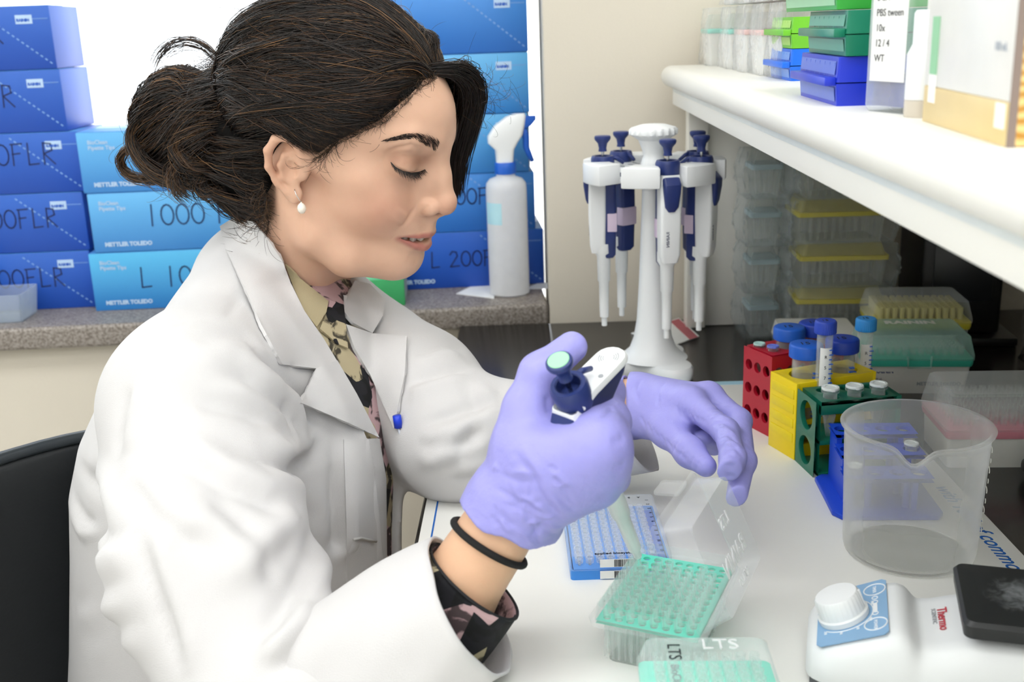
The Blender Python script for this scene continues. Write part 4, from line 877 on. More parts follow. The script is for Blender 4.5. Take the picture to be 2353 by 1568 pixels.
# ================================================================== stores under the shelf
P_bag = clear('crinkled_bag', '#dfe8ea', .06, .1, .4, bump=1.2, bscale=55)
M_straw = mat('straw_deck', '#cdbf3c', .45, sss=.2)
P_yellow = clear('yellow_tint', '#f0e79a', .45, .2, .8, milky=.3)
def wrapped(label, px, py, z, W, D, H, rz, deck, n=11, bag=True):
    p = at(px, py, z=B+z)
    t = empty('wrapped_tip_rack', label, 'tip rack', (p.x, p.y, B+z), rz, 'wrapped tip racks under the shelf')
    m = MB(); shell_box(m, W/2-.006, D/2-.006, 0, H*.62, W/2-.002, D/2-.002, .005, .0015); m.build('base', P_frost, t, loc=(0, D/2, 0), smooth='auto')
    for k in range(n): MB().lathe([(.0012, .004), (.0034, H*.6)], 8, T(-W/2+.010+(W-.02)*k/(n-1), .010, 0)).build('tip', P_frost, t, smooth=True)
    m = MB(); loft(m, [rrect(-W/2, W/2, 0, D, H*.62, .005), rrect(-W/2, W/2, 0, D, H*.72, .005)]); m.build('deck', deck, t, smooth='auto')
    m = MB(); loft(m, [rrect(-W/2+.004, W/2-.004, .004, D-.004, H*.722, .005), rrect(-W/2+.009, W/2-.009, .009, D-.009, H, .005)]); m.build('lid', P_yellow if deck is M_straw else P_frost, t, smooth='auto')
    if bag:
        bm_ = MB(); rr = []
        for z_ in np.linspace(.0006, H+.0012, 10):
            e = -.007-.006*math.sin(PI*z_/H); base = rrect(-W/2+e, W/2-e, e, D-e, z_, .008, 5); rr.append([(x+random.uniform(-.003, .003), y+random.uniform(-.003, .003), zz) for x, y, zz in base])
        loft(bm_, rr); bm_.build('bag', P_bag, t, smooth=True)
    return t
SRX = at(1925, 745, z=B); 
for k, (lab, dx) in enumerate((('lowest wrapped yellow tip rack of the tall stack', .0), ('second wrapped yellow tip rack of the tall stack', .002), ('third wrapped yellow tip rack of the tall stack', -.003), ('topmost wrapped yellow tip rack under the shelf', .004))):
    t = wrapped(lab, 1925, 745, 0, .122, .085, .060, math.radians(-4+2*k), M_straw); t.location = (.432+dx, 1.475, B+.024+k*.0615)
M_teald = mat('pale_aqua', '#aec3c8', .4)
for k, lab in enumerate(('lowest bagged rack with aqua deck beside the yellow stack', 'middle bagged rack with aqua deck beside the yellow stack', 'upper bagged rack with aqua deck beside the yellow stack', 'topmost bagged rack with aqua deck near the shelf panel')):
    t = wrapped(lab, 1800, 745, 0, .045, .055, .066, 0, M_teald, n=4); t.location = (.336, 1.525, B+.001+k*.0675)
# flat boxes the stacks stand on and the flat yellow box
for lab, loc, W, D, H, dk in (('clouded white tray at the foot of the yellow stack', (.432, 1.468, B), .125, .10, .0235, mat('white_deck', '#dedcd4', .5)), ('clouded white tip rack between the red rack and the yellow stack', (.378, 1.362, B), .105, .095, .048, mat('white_deck', '#dedcd4', .5))):
    t = empty('flat_rack', lab, 'tip rack', loc, math.radians(-4))
    m = MB(); loft(m, [rrect(-W/2+.004, W/2-.004, 0, D, 0, .004), rrect(-W/2, W/2, 0, D, H*.6, .004)]); m.build('base', P_frost, t, smooth='auto'); m = MB(); loft(m, [rrect(-W/2, W/2, 0, D, H*.6, .004), rrect(-W/2+.004, W/2-.004, .004, D-.004, H, .004)]); m.build('insert', dk, t, smooth='auto')
t = closed_box('yellow_tip_box', 'flat clear lidded box with yellow deck behind the teal box', 'tip box', (.510, 1.408, B), math.radians(-6), .125, .088, .056, .034, P_frost, M_straw, P_lidc, nx=12, ny=8, tipm=P_yellow, tl=.016)
# dark instrument behind
p = at(2190, 780, z=B)
t = empty('bench_instrument', 'black bench instrument in the shade under the shelf', 'instrument', (.598, 1.475, B), math.radians(-6))
MB().box((-.055, 0, .012), (.055, .14, .16)).build('housing', M_black, t, bevel=.006, segs=3); MB().box((-.075, -.02, 0), (.075, .15, .0118)).build('foot_plate', M_black, t, bevel=.003); MB().box((-.04, -.003, .06), (.04, 0, .14)).build('front_panel', mat('dark_grey_panel', '#222426', .3), t, bevel=.001)
p = (.698, 1.378, B)
bm_ = MB(); rr = []
for z_ in np.linspace(0, .12, 9): rr.append([(math.cos(a)*(.05-.15*max(0, z_-.06)+random.uniform(-.006, .006)), math.sin(a)*(.05-.15*max(0, z_-.06)+random.uniform(-.006, .006)), z_) for a in np.linspace(0, 2*PI, 17)[:-1]])
loft(bm_, rr); tag(bm_.build('plastic_bag', clear('smoky_bag', '#8d8580', .25, .2, .5, bump=.8), loc=p, smooth=True), 'crumpled clear plastic bag in the dark right corner under the shelf', 'bag')
# ================================================================== the person: distance-field sculpting
class Field:
    """signed distance grid; shapes are blended into it and a surface is drawn out of it"""
    def __init__(s, lo, hi, h):
        s.lo = np.array(lo, np.float32); s.h = h; s.n = np.ceil((np.array(hi)-np.array(lo))/h).astype(int)+1
        s.ax = [s.lo[i]+h*np.arange(s.n[i], dtype=np.float32) for i in range(3)]; s.d = np.full(s.n, .05, np.float32)
    def _win(s, lo, hi, k):
        m = 2.0*k+3*s.h; a = np.clip(np.floor((np.array(lo)-m-s.lo)/s.h).astype(int), 0, s.n); b = np.clip(np.ceil((np.array(hi)+m-s.lo)/s.h).astype(int)+1, 0, s.n)
        sl = tuple(slice(a[i], b[i]) for i in range(3)); X = s.ax[0][sl[0]][:, None, None]; Y = s.ax[1][sl[1]][None, :, None]; Z = s.ax[2][sl[2]][None, None, :]
        return sl, X, Y, Z
    def _mix(s, sl, v, k, op):
        d = s.d[sl]
        if d.size == 0: return
        if op == '+':
            if k > 0: hh = np.clip(.5+.5*(d-v)/k, 0, 1); s.d[sl] = d+(v-d)*hh-k*hh*(1-hh)
            else: s.d[sl] = np.minimum(d, v)
        else:
            if k > 0: hh = np.clip(.5-.5*(d+v)/k, 0, 1); s.d[sl] = d+(-v-d)*hh+k*hh*(1-hh)
            else: s.d[sl] = np.maximum(d, -v)
    def ell(s, c, r, k=.01, op='+', R=None):
        c = np.array(c, float); r = np.array(r, float); e = r if R is None else np.full(3, r.max())
        sl, X, Y, Z = s._win(c-e, c+e, k); x, y, z = X-c[0], Y-c[1], Z-c[2]
        if R is not None: x, y, z = R[0][0]*x+R[1][0]*y+R[2][0]*z, R[0][1]*x+R[1][1]*y+R[2][1]*z, R[0][2]*x+R[1][2]*y+R[2][2]*z
        q = np.sqrt((x/r[0])**2+(y/r[1])**2+(z/r[2])**2); g = np.sqrt((x/r[0]**2)**2+(y/r[1]**2)**2+(z/r[2]**2)**2)+1e-9
        s._mix(sl, (q*(q-1)/g).astype(np.float32), k, op); return s
    def cap(s, a, b, ra, rb=None, k=.01, op='+'):
        a = np.array(a, float); b = np.array(b, float); rb = ra if rb is None else rb; m = max(ra, rb)
        sl, X, Y, Z = s._win(np.minimum(a, b)-m, np.maximum(a, b)+m, k); ab = b-a; L2 = max(1e-12, ab@ab)
        t = np.clip(((X-a[0])*ab[0]+(Y-a[1])*ab[1]+(Z-a[2])*ab[2])/L2, 0, 1)
        q = np.sqrt((X-a[0]-t*ab[0])**2+(Y-a[1]-t*ab[1])**2+(Z-a[2]-t*ab[2])**2)-(ra+(rb-ra)*t)
        s._mix(sl, q.astype(np.float32), k, op); return s
    def chain(s, pts, rad, k=.01, op='+'):
        for i in range(len(pts)-1): s.cap(pts[i], pts[i+1], rad[i], rad[i+1], k, op)
        return s
    def plane_cut(s, p, n, wob=0.0):
        """remove what lies on the side the normal points to"""
        n = np.array(n, float); n /= np.linalg.norm(n); p = np.array(p, float)
        v = (s.ax[0][:, None, None]-p[0])*n[0]+(s.ax[1][None, :, None]-p[1])*n[1]+(s.ax[2][None, None, :]-p[2])*n[2]
        if wob: v = v+wob*(np.sin(s.ax[0][:, None, None]*210)+np.sin(s.ax[2][None, None, :]*170+s.ax[0][:, None, None]*90))
        s.d = np.maximum(s.d, v.astype(np.float32)); return s
    def mesh(s, smooth=2, lam=.5):
        d = s.d; d[0] = d[-1] = np.maximum(d[0], .001); d[:, 0] = np.maximum(d[:, 0], .001); d[:, -1] = np.maximum(d[:, -1], .001); d[:, :, 0] = np.maximum(d[:, :, 0], .001); d[:, :, -1] = np.maximum(d[:, :, -1], .001); d[0] = np.maximum(d[0], .001); d[-1] = np.maximum(d[-1], .001)
        ins = (d < 0); c = np.zeros(np.array(d.shape)-1, np.int8)
        for i in (0, 1):
            for j in (0, 1):
                for k in (0, 1): c += ins[i:d.shape[0]-1+i, j:d.shape[1]-1+j, k:d.shape[2]-1+k]
        I = np.argwhere((c > 0) & (c < 8)); N = len(I); vid = np.full(c.shape, -1, np.int64); vid[I[:, 0], I[:, 1], I[:, 2]] = np.arange(N)
        cs = [(i, j, k) for i in (0, 1) for j in (0, 1) for k in (0, 1)]; val = np.stack([d[I[:, 0]+i, I[:, 1]+j, I[:, 2]+k] for i, j, k in cs], 1)
        acc = np.zeros((N, 3)); cnt = np.zeros(N)
        for a in range(8):
            for b in range(a+1, 8):
                if sum(abs(cs[a][q]-cs[b][q]) for q in range(3)) != 1: continue
                m = (val[:, a] < 0) != (val[:, b] < 0); t = np.where(m, val[:, a]/(val[:, a]-val[:, b]+1e-12), 0)
                acc += (np.array(cs[a])[None]+t[:, None]*(np.array(cs[b])-np.array(cs[a]))[None])*m[:, None]; cnt += m
        V = s.lo+s.h*(I+acc/cnt[:, None]); F = []
        for ax in range(3):
            o = [q for q in range(3) if q != ax]; sl0 = [slice(None)]*3; sl1 = [slice(None)]*3; sl0[ax] = slice(0, -1); sl1[ax] = slice(1, None)
            A = ins[tuple(sl0)]; Bq = ins[tuple(sl1)]; E_ = np.argwhere(A != Bq); E_ = E_[(E_[:, o[0]] > 0) & (E_[:, o[1]] > 0) & (E_[:, o[0]] < d.shape[o[0]]-1) & (E_[:, o[1]] < d.shape[o[1]]-1)]
            if len(E_) == 0: continue
            def g(da, db): q = E_.copy(); q[:, o[0]] += da; q[:, o[1]] += db; return vid[q[:, 0], q[:, 1], q[:, 2]]
            Q = np.stack([g(-1, -1), g(0, -1), g(0, 0), g(-1, 0)], 1); fl = A[E_[:, 0], E_[:, 1], E_[:, 2]]
            if ax == 1: fl = ~fl
            Q[~fl] = Q[~fl][:, ::-1]; F.append(Q)
        F = np.concatenate(F); V = relax(V, F, smooth, lam)
        return V, F
def relax(V, F, it, lam=.5):
    e = np.concatenate([F[:, [0, 1]], F[:, [1, 2]], F[:, [2, 3]], F[:, [3, 0]]]); n = len(V); deg = np.bincount(e[:, 0], minlength=n)+np.bincount(e[:, 1], minlength=n)+1e-9
    for _ in range(it):
        s_ = np.stack([np.bincount(e[:, 0], V[e[:, 1], q], n)+np.bincount(e[:, 1], V[e[:, 0], q], n) for q in range(3)], 1)/deg[:, None]; V = V+(s_-V)*lam
    return V
def vnormals(V, F):
    fn = np.cross(V[F[:, 2]]-V[F[:, 0]], V[F[:, 3]]-V[F[:, 1]]); n = len(V); N = np.zeros((n, 3))
    for k in range(4):
        for q in range(3): N[:, q] += np.bincount(F[:, k], fn[:, q], n)
    return N/(np.linalg.norm(N, axis=1, keepdims=True)+1e-12)
def seg_dist(V, a, b):
    ab = b-a; t = np.clip((V-a)@ab/max(1e-12, ab@ab), 0, 1); return np.linalg.norm(V-a-t[:, None]*ab, axis=1), t
def brush(V, N, pts, amp, wd, taper=True):
    """push vertices along their normals near a polyline: a crease (amp<0) or a ridge (amp>0)"""
    pts = np.array(pts, float); lo = pts.min(0)-3*wd; hi = pts.max(0)+3*wd; I = np.where(np.all((V > lo) & (V < hi), 1))[0]
    if len(I) == 0: return V
    best = np.full(len(I), 9.); par = np.zeros(len(I)); L = np.r_[0, np.cumsum(np.linalg.norm(np.diff(pts, axis=0), axis=1))]
    for i in range(len(pts)-1):
        d_, t_ = seg_dist(V[I], pts[i], pts[i+1]); m = d_ < best; best[m] = d_[m]; par[m] = (L[i]+t_[m]*(L[i+1]-L[i]))/L[-1]
    w_ = np.exp(-(best/wd)**2)
    if taper: w_ = w_*np.clip(np.minimum(par, 1-par)/.22, 0.12, 1)
    V = V.copy(); V[I] += N[I]*(amp*w_)[:, None]; return V
def np_mesh(name, V, F, m, parent=None, cols=None, smooth=True):
    me = bpy.data.meshes.new(name); F = np.asarray(F); me.vertices.add(len(V)); me.vertices.foreach_set('co', np.asarray(V, np.float32).ravel()); k = F.shape[1]
    me.loops.add(F.size); me.loops.foreach_set('vertex_index', F.astype(np.int32).ravel()); me.polygons.add(len(F)); me.polygons.foreach_set('loop_start', np.arange(0, F.size, k, dtype=np.int32)); me.polygons.foreach_set('loop_total', np.full(len(F), k, np.int32))
    me.polygons.foreach_set('use_smooth', np.full(len(F), smooth)); me.update(calc_edges=True); me.validate()
    if cols is not None:
        a = me.color_attributes.new('tint', 'FLOAT_COLOR', 'POINT'); a.data.foreach_set('color', np.c_[cols, np.ones(len(V))].astype(np.float32).ravel())
    me.materials.append(m)
    return link(name, me, parent)
def A3(px, py, d): return np.array(at(px, py, d=d))

# ---- head frame, fitted to the landmarks of the face
HR = np.array([[0.88154682, 0.38733991, 0.26989443], [-0.33009074, 0.91443641, -0.23419258], [-0.33751342, 0.11736208, 0.93397582]]); HP = np.array([-0.17334676, 1.0604158, 0.3394232+B])
def H2W(P): return np.asarray(P, float) @ HR.T + HP
def W2H(P): return (np.asarray(P, float)-HP) @ HR

f = Field((-.125, -.105, -.27), (.135, .095, .150), .0014)
f.ell((-.010, 0, .045), (.096, .073, .084), .01); f.ell((.036, 0, .054), (.0645, .052, .055), .02)
f.ell((.028, 0, -.020), (.062, .0590, .075), .02); f.ell((.070, 0, -.048), (.032, .0315, .036), .018)
f.ell((.0735, 0, -.0865), (.0225, .024, .0175), .012)
for s in (-1, 1):
    f.chain([(.002, s*.051, -.050), (.010, s*.049, -.068), (.040, s*.038, -.084), (.072, s*.010, -.086)], [.020, .020, .019, .016], .018)
    f.ell((.053, s*.039, -.018), (.026, .0195, .024), .03)                   # cheek
    f.cap((.045, s*.052, .004), (-.005, s*.064, .010), .011, .008, .02)      # cheek bone
    f.chain([(.0890, s*.010, .044), (.0765, s*.034, .050), (.060, s*.046, .046)], [.0100, .0085, .0080], .012)      # brow
f.ell((.052, 0, -.079), (.042, .036, .027), .015)
for s in (-1, 1): f.ell((.1060, s*.036, .024), (.0180, .0200, .0170), .012, '-')  # eye sockets
f.chain([(-.030, 0, -.02), (-.040, 0, -.12), (-.058, 0, -.20), (-.085, 0, -.28)], [.048, .052, .055, .060], .03)
for s in (-1, 1): f.cap((-.02, s*.052, -.03), (.01, s*.018, -.20), .012, .012, .025)   # neck muscle
for s in (-1, 1): f.ell((.0730, s*.0325, .0235), (.0152, .0175, .0150), .005)       # closed lids over the eyes
# nose
f.ell((.088, 0, .000), (.017, .0165, .030), .012)
f.chain([(.0945, 0, .036), (.0940, 0, .028), (.1010, 0, .012), (.1105, 0, -.008)], [.0085, .0080, .0080, .0098], .009); f.ell((.1115, 0, -.0138), (.0110, .0108, .0105), .006)
for s in (-1, 1): f.ell((.1005, s*.0128, -.0178), (.0105, .0068, .0085), .004)
f.cap((.108, 0, -.024), (.103, 0, -.029), .0045, .004, .005)
def sagpt(x, y, yl):
    r = CF+CR*(x-IW/2)/FPX-CU*(y-IH/2)/FPX; n_ = HR[:, 1]; return W2H(CC+r*(((HP+n_*yl-CC)@n_)/(r@n_)))
NA, NZ = sagpt(986, 493, -.0105), sagpt(1010, 497, -.0060)
for s in (-1, 1):
    for q in range(4): f.cap((NA+np.array([-.001, .0002, .0008])*q)*np.array([1, -s, 1]), (NZ+np.array([-.001, .0002, .0008])*q)*np.array([1, -s, 1]), .0021, .0021, .0012, '-')
# mouth
f.cap((.0985, 0, -.033), (.1010, 0, -.0455), .0065, .0065, .008)
up = [(.0805, -.0275, -.0502), (.0890, -.0225, -.0500), (.0975, -.0140, -.0490), (.1025, -.0055, -.0478), (.1028, 0, -.0486)]
lw = [(.0805, -.0275, -.0508), (.0885, -.0215, -.0545), (.0960, -.0130, -.0600), (.1000, -.0055, -.0625), (.1006, 0, -.0630)]
mi = [(.0815, -.0285, -.0505), (.0905, -.0225, -.0522), (.0990, -.0135, -.0540), (.1045, -.005, -.0548), (.1060, 0, -.0550)]
for s in (1, -1):
    q = lambda P: [(x, y*s, z) for x, y, z in P]
    f.chain(q(up), [.0012, .0020, .0027, .0032, .0030], .003); f.chain(q(lw), [.0014, .0024, .0037, .0045, .0047], .003)
for s in (1, -1):
    
    for dx in (.003, -.002, -.006, -.010): f.chain([(x+dx, y*s, z) for x, y, z in mi], [.0008, .0019, .0028, .0032, .0032], .0010, '-')
# ears
for s in (-1, 1):
    q = lambda P: [(x, y*(1 if s < 0 else -1), z) for x, y, z in P]
    Re = np.array(Matrix.Rotation(math.radians(22), 3, 'Y') @ Matrix.Rotation(math.radians(0), 3, 'X'))
    cE = q([(-.0145, -.0765, .000)])[0]
    f.ell(cE, (.0185, .0050, .0300), .006, R=Re); f.cap(q([(-.004, -.066, .006)])[0], q([(-.010, -.076, .0)])[0], .010, .008, .008)
    f.chain(q([(-.005, -.0765, .002), (-.0015, -.0785, .012), (-.0070, -.0815, .0225), (-.0165, -.0850, .0275), (-.0260, -.0875, .0225), (-.0315, -.0885, .0095), (-.0295, -.0870, -.006), (-.0215, -.0830, -.0185), (-.0120, -.0790, -.027)]), [.0026, .0034, .0040, .0043, .0043, .0040, .0036, .0032, .0036], .0028)
    f.chain(q([(-.0105, -.0800, .0155), (-.0180, -.0825, .0085), (-.0205, -.0825, -.002), (-.0170, -.0805, -.012), (-.0090, -.0785, -.0165)]), [.0025, .0028, .0030, .0030, .0026], .003)
    f.ell(q([(-.0055, -.0765, -.0270)])[0], (.0088, .0040, .0100), .004, R=Re)
    f.ell(q([(-.0085, -.0860, -.0030)])[0], (.0078, .0085, .0105), .003, '-')
    f.ell(q([(-.0150, -.0870, .0165)])[0], (.0070, .0048, .0050), .003, '-', R=Re)
    f.ell(q([(.0010, -.0760, -.0050)])[0], (.0042, .0036, .0060), .003)
hV, hF = f.mesh(2)
hN = vnormals(hV, hF)
def bs(P, amp, wd, both=True):
    global hV
    for s in ((1, -1) if both else (1,)): hV = brush(hV, hN, [(x, y*s, z) for x, y, z in P], amp, wd)
_bv = BVHTree.FromPolygons([tuple(v) for v in H2W(hV)], [tuple(int(i) for i in q) for q in hF])
def fpx(P):
    """points of the face seen at these pixels, in the head's own frame"""
    out = []
    for x, y in P:
        h = _bv.ray_cast(Vector(CC), Vector(CF+CR*(x-IW/2)/FPX-CU*(y-IH/2)/FPX).normalized())[0]
        if h: out.append(W2H(np.array(h)))
    return out
LASH = fpx([(897, 373), (908, 385), (925, 394), (945, 398), (962, 396), (976, 390)]); CREASE = fpx([(888, 350), (915, 340), (945, 334), (965, 340), (974, 354)])
BROW = fpx([(884, 323), (915, 316), (945, 312), (975, 321), (1006, 339)])
bs(CREASE, -.0016, .0024); bs(LASH, -.0016, .0015); bs([p+np.array([.0012, 0, .0018]) for p in LASH], .0007, .0014)
bs([p+np.array([-.002, 0, -.011]) for p in LASH[1:]], -.0007, .0045)
bs([(.0960, -.0215, -.0110), (.0930, -.0245, -.0220), (.0870, -.0300, -.0330), (.0790, -.0345, -.0430)], -.0026, .0030)   # smile line
bs([(.0850, -.034, -.018), (.0780, -.040, -.030)], .0020, .0120)
bs([(.1080, 0, -.0330), (.1090, 0, -.0420)], -.0007, .0024)
bs(fpx([(935, 588), (950, 595), (962, 600)]), -.0010, .0060)
bs([(.0815, -.030, -.0500), (.0785, -.0325, -.0490)], -.0018, .0026)
bs([(.103, -.0190, -.0110), (.1000, -.0205, -.0180), (.0965, -.0200, -.0250)], -.0014, .0018)
hN = vnormals(hV, hF)
# colour of the skin: lips, cheeks, lids, ears; shade painted into nostrils and mouth gap
def near(P, wd, sides=(1, -1)):
    best = np.full(len(hV), 9.)
    for s in sides:
        Q = np.array([(x, y*s, z) for x, y, z in P], float)
        for i in range(len(Q)-1): best = np.minimum(best, seg_dist(hV, Q[i], Q[i+1])[0])
    return np.exp(-(best/wd)**2)
def shade(c, to, m): return c*(1-m[:, None])+np.array(lin(to))[None]*m[:, None]
hc = np.tile(np.array(lin('#e0b69b')), (len(hV), 1))
hc = shade(hc, '#cf8f78', .55*np.exp(-(np.linalg.norm(hV-np.array([.068, -.045, -.020]), axis=1)/.026)**2)+.55*np.exp(-(np.linalg.norm(hV-np.array([.068, .045, -.020]), axis=1)/.026)**2))
hc = shade(hc, '#cb8a72', .55*np.exp(-(np.linalg.norm(hV-np.array([.117, 0, -.016]), axis=1)/.013)**2))
hc = shade(hc, '#a87a62', .75*near([(.089, -.020, .028), (.085, -.034, .029), (.074, -.046, .030)], .0090))
hc = shade(hc, '#c38a6e', .35*near([(-.012, -.080, .024), (-.030, -.088, .008), (-.02, -.082, -.016)], .012))
lipm = np.maximum(np.clip(1.7*near([(x+.003, y, z+.0002) for x, y, z in up], .0034)-.25, 0, 1), np.clip(1.7*near([(x+.003, y, z-.0002) for x, y, z in lw], .0047)-.25, 0, 1))
hc = shade(hc, '#b0625c', .78*lipm); hc = shade(hc, '#5a332a', .8*near([NA+np.array([-.002, 0, .0015]), NZ+np.array([-.002, 0, .0015])], .0028))
hc = shade(hc, '#5a2e2a', .9*np.clip(1.6*near([(x-.003, y, z) for x, y, z in mi], .0020)-.3, 0, 1))

# ---- arms and trunk of the same body, hidden below the clothes except the wrists
SHR, ELR, WRR = A3(440, 880, .93), A3(760, 1800, .80), A3(1178, 1165, .765)
SHL, ELL, WRL = A3(870, 815, 1.20), A3(1055, 1008, 1.09), A3(1455, 932, 1.035)
TF = np.array([math.cos(math.radians(20)), -math.sin(math.radians(20)), 0]); TL = np.array([math.sin(math.radians(20)), math.cos(math.radians(20)), 0])   # trunk: forward, left
NB = H2W((-.058, 0, -.20)); CHEST = np.array([-.295, 1.06, B+.02]); PELV = np.array([-.330, 1.06, B-.30])
g = Field((-.52, .62, B-.42), (.20, 1.32, B+.34), .0055)
g.chain([H2W((-.04, 0, -.10)), NB, CHEST+np.array([0, 0, .06]), CHEST, PELV], [.046, .050, .075, .080, .085], .05)
g.cap(NB+np.array([0, 0, -.05]), SHR+np.array([0, .02, -.03]), .035, .035, .04).cap(NB+np.array([0, 0, -.05]), SHL+np.array([0, 0, -.03]), .035, .035, .04)
g.chain([SHR+np.array([0, .02, -.03]), ELR], [.040, .036], .02).chain([SHL+np.array([0, 0, -.03]), ELL], [.038, .034], .02)
FR2 = ELR+(WRR-ELR)*.6
g.chain([ELR, FR2, WRR], [.036, .031, .0262], .02).chain([ELL, ELL+(WRL-ELL)*.5, WRL], [.036, .032, .027], .02)
g.cap(PELV, PELV+TF*.36-TL*.09, .09, .075, .05).cap(PELV, PELV+TF*.36+TL*.09, .09, .075, .05)
g.cap(PELV+TF*.36-TL*.09, PELV+TF*.36-TL*.09+np.array([0, 0, -.1]), .07, .06, .04).cap(PELV+TF*.36+TL*.09, PELV+TF*.36+TL*.09+np.array([0, 0, -.1]), .07, .06, .04)
bV, bF = g.mesh(6)

def skin_mat():
    m = bpy.data.materials.new('skin'); m.use_nodes = True; nt = m.node_tree; p = nt.nodes['Principled BSDF']
    a = nt.nodes.new('ShaderNodeVertexColor'); a.layer_name = 'tint'
    tc = nt.nodes.new('ShaderNodeTexCoord'); n = nt.nodes.new('ShaderNodeTexNoise'); n.inputs['Scale'].default_value = 55; n.inputs['Detail'].default_value = 5
    n2 = nt.nodes.new('ShaderNodeTexNoise'); n2.inputs['Scale'].default_value = 900; n2.inputs['Detail'].default_value = 3
    mx = nt.nodes.new('ShaderNodeMix'); mx.data_type = 'RGBA'; mx.blend_type = 'MULTIPLY'; mx.inputs[0].default_value = 1
    r = nt.nodes.new('ShaderNodeValToRGB'); r.color_ramp.elements[0].color = (.90, .86, .84, 1); r.color_ramp.elements[1].color = (1.04, 1.04, 1.04, 1)
    b = nt.nodes.new('ShaderNodeBump'); b.inputs['Strength'].default_value = .12; b.inputs['Distance'].default_value = .0006
    L = nt.links.new; L(tc.outputs['Object'], n.inputs['Vector']); L(tc.outputs['Object'], n2.inputs['Vector']); L(n.outputs['Fac'], r.inputs[0]); L(a.outputs['Color'], mx.inputs[6]); L(r.outputs[0], mx.inputs[7]); L(mx.outputs[2], p.inputs['Base Color'])
    L(n2.outputs['Fac'], b.inputs['Height']); L(b.outputs['Normal'], p.inputs['Normal'])
    p.inputs['Roughness'].default_value = .48; p.inputs['Specular IOR Level'].default_value = .4
    p.inputs['Subsurface Weight'].default_value = .15; p.inputs['Subsurface Radius'].default_value = (1.0, .42, .25); p.inputs['Subsurface Scale'].default_value = .004
    return m
M_skin = skin_mat()
hW = H2W(hV)
person = np_mesh('person', np.concatenate([hW, bV]), np.concatenate([hF, bF+len(hW)]), M_skin, None, np.concatenate([hc, np.tile(np.array(lin('#dfb594')), (len(bV), 1))]))
tag(person, 'person in a white lab coat and violet gloves, looking down at a pipette in hand', 'person')

# ---- hair tubes: many fine strands in one mesh
def strands(name, paths, rad, m, parent, cols, sides=3):
    """paths (n, k, 3), rad (n, k), one colour per strand"""
    P = np.asarray(paths, float); n, k, _ = P.shape; t = np.gradient(P, axis=1); t /= np.linalg.norm(t, axis=2, keepdims=True)+1e-9
    ref = np.array([.31, .52, .79]); u = np.cross(t, ref); u /= np.linalg.norm(u, axis=2, keepdims=True)+1e-9; w_ = np.cross(t, u)
    ang = 2*np.pi*np.arange(sides)/sides; R_ = np.asarray(rad)[:, :, None, None]
    V = P[:, :, None, :]+R_*(np.cos(ang)[None, None, :, None]*u[:, :, None, :]+np.sin(ang)[None, None, :, None]*w_[:, :, None, :])
    idx = np.arange(n*k*sides).reshape(n, k, sides); a = idx[:, :-1]; b = idx[:, 1:]
    F = np.stack([a, np.roll(a, -1, 2), np.roll(b, -1, 2), b], -1).reshape(-1, 4)
    C = np.repeat(np.asarray(cols), k*sides, 0)
    o = np_mesh(name, V.reshape(-1, 3), F, m, parent, C); o['kind'] = 'stuff'; return o
def hair_mat():
    m = bpy.data.materials.new('hair'); m.use_nodes = True; nt = m.node_tree; p = nt.nodes['Principled BSDF']; a = nt.nodes.new('ShaderNodeVertexColor'); a.layer_name = 'tint'
    nt.links.new(a.outputs['Color'], p.inputs['Base Color']); p.inputs['Roughness'].default_value = .38; p.inputs['Specular IOR Level'].default_value = .45; return m
M_hair = hair_mat()
def along(P, t):
    P = np.asarray(P, float); L = np.r_[0, np.cumsum(np.linalg.norm(np.diff(P, axis=0), axis=1))]; L /= L[-1]; return np.stack([np.interp(t, L, P[:, q]) for q in range(3)], -1)
def mirror(P, s): P = np.array(P, float); P[..., 1] *= s; return P
pa, ra, cl = [], [], []
for s in (1, -1):                                                   # brows
    for i in range(420):
        t = rng.uniform(0, 1)**.85; w_ = .0012+.0042*t-.0016*max(0, t-.8)*5*.5; o = along(BROW, t)[()]; o2 = along(BROW, np.array([max(0, t-.12)]))[0]
        d = (o2-o); d /= np.linalg.norm(d)+1e-9; v = rng.uniform(-1, 1)*w_; L = rng.uniform(.004, .008)*(.6+.4*t)
        nrm = o-np.array([.03, 0, o[2]]) ; nrm /= np.linalg.norm(nrm); upv = np.cross(nrm, d); upv *= np.sign(upv[2]); b0 = o+upv*v+nrm*.0004
        dd = d+upv*(.55*t-.25*np.sign(v)*.4)+nrm*.05; dd /= np.linalg.norm(dd); pth = np.stack([b0+dd*L*q+nrm*.0008*math.sin(PI*q) for q in np.linspace(0, 1, 5)]); pa.append(mirror(pth, s)); ra.append(np.array([.00016, .0002, .00018, .00012, .00004])); cl.append(np.array(lin('#2a1d17')))
nl = len(pa)//2
for q in (0, 1): strands('eyebrow', H2W(np.array(pa[q*nl:(q+1)*nl])), np.array(ra[q*nl:(q+1)*nl]), M_hair, person, cl[q*nl:(q+1)*nl])
pa, ra, cl = [], [], []
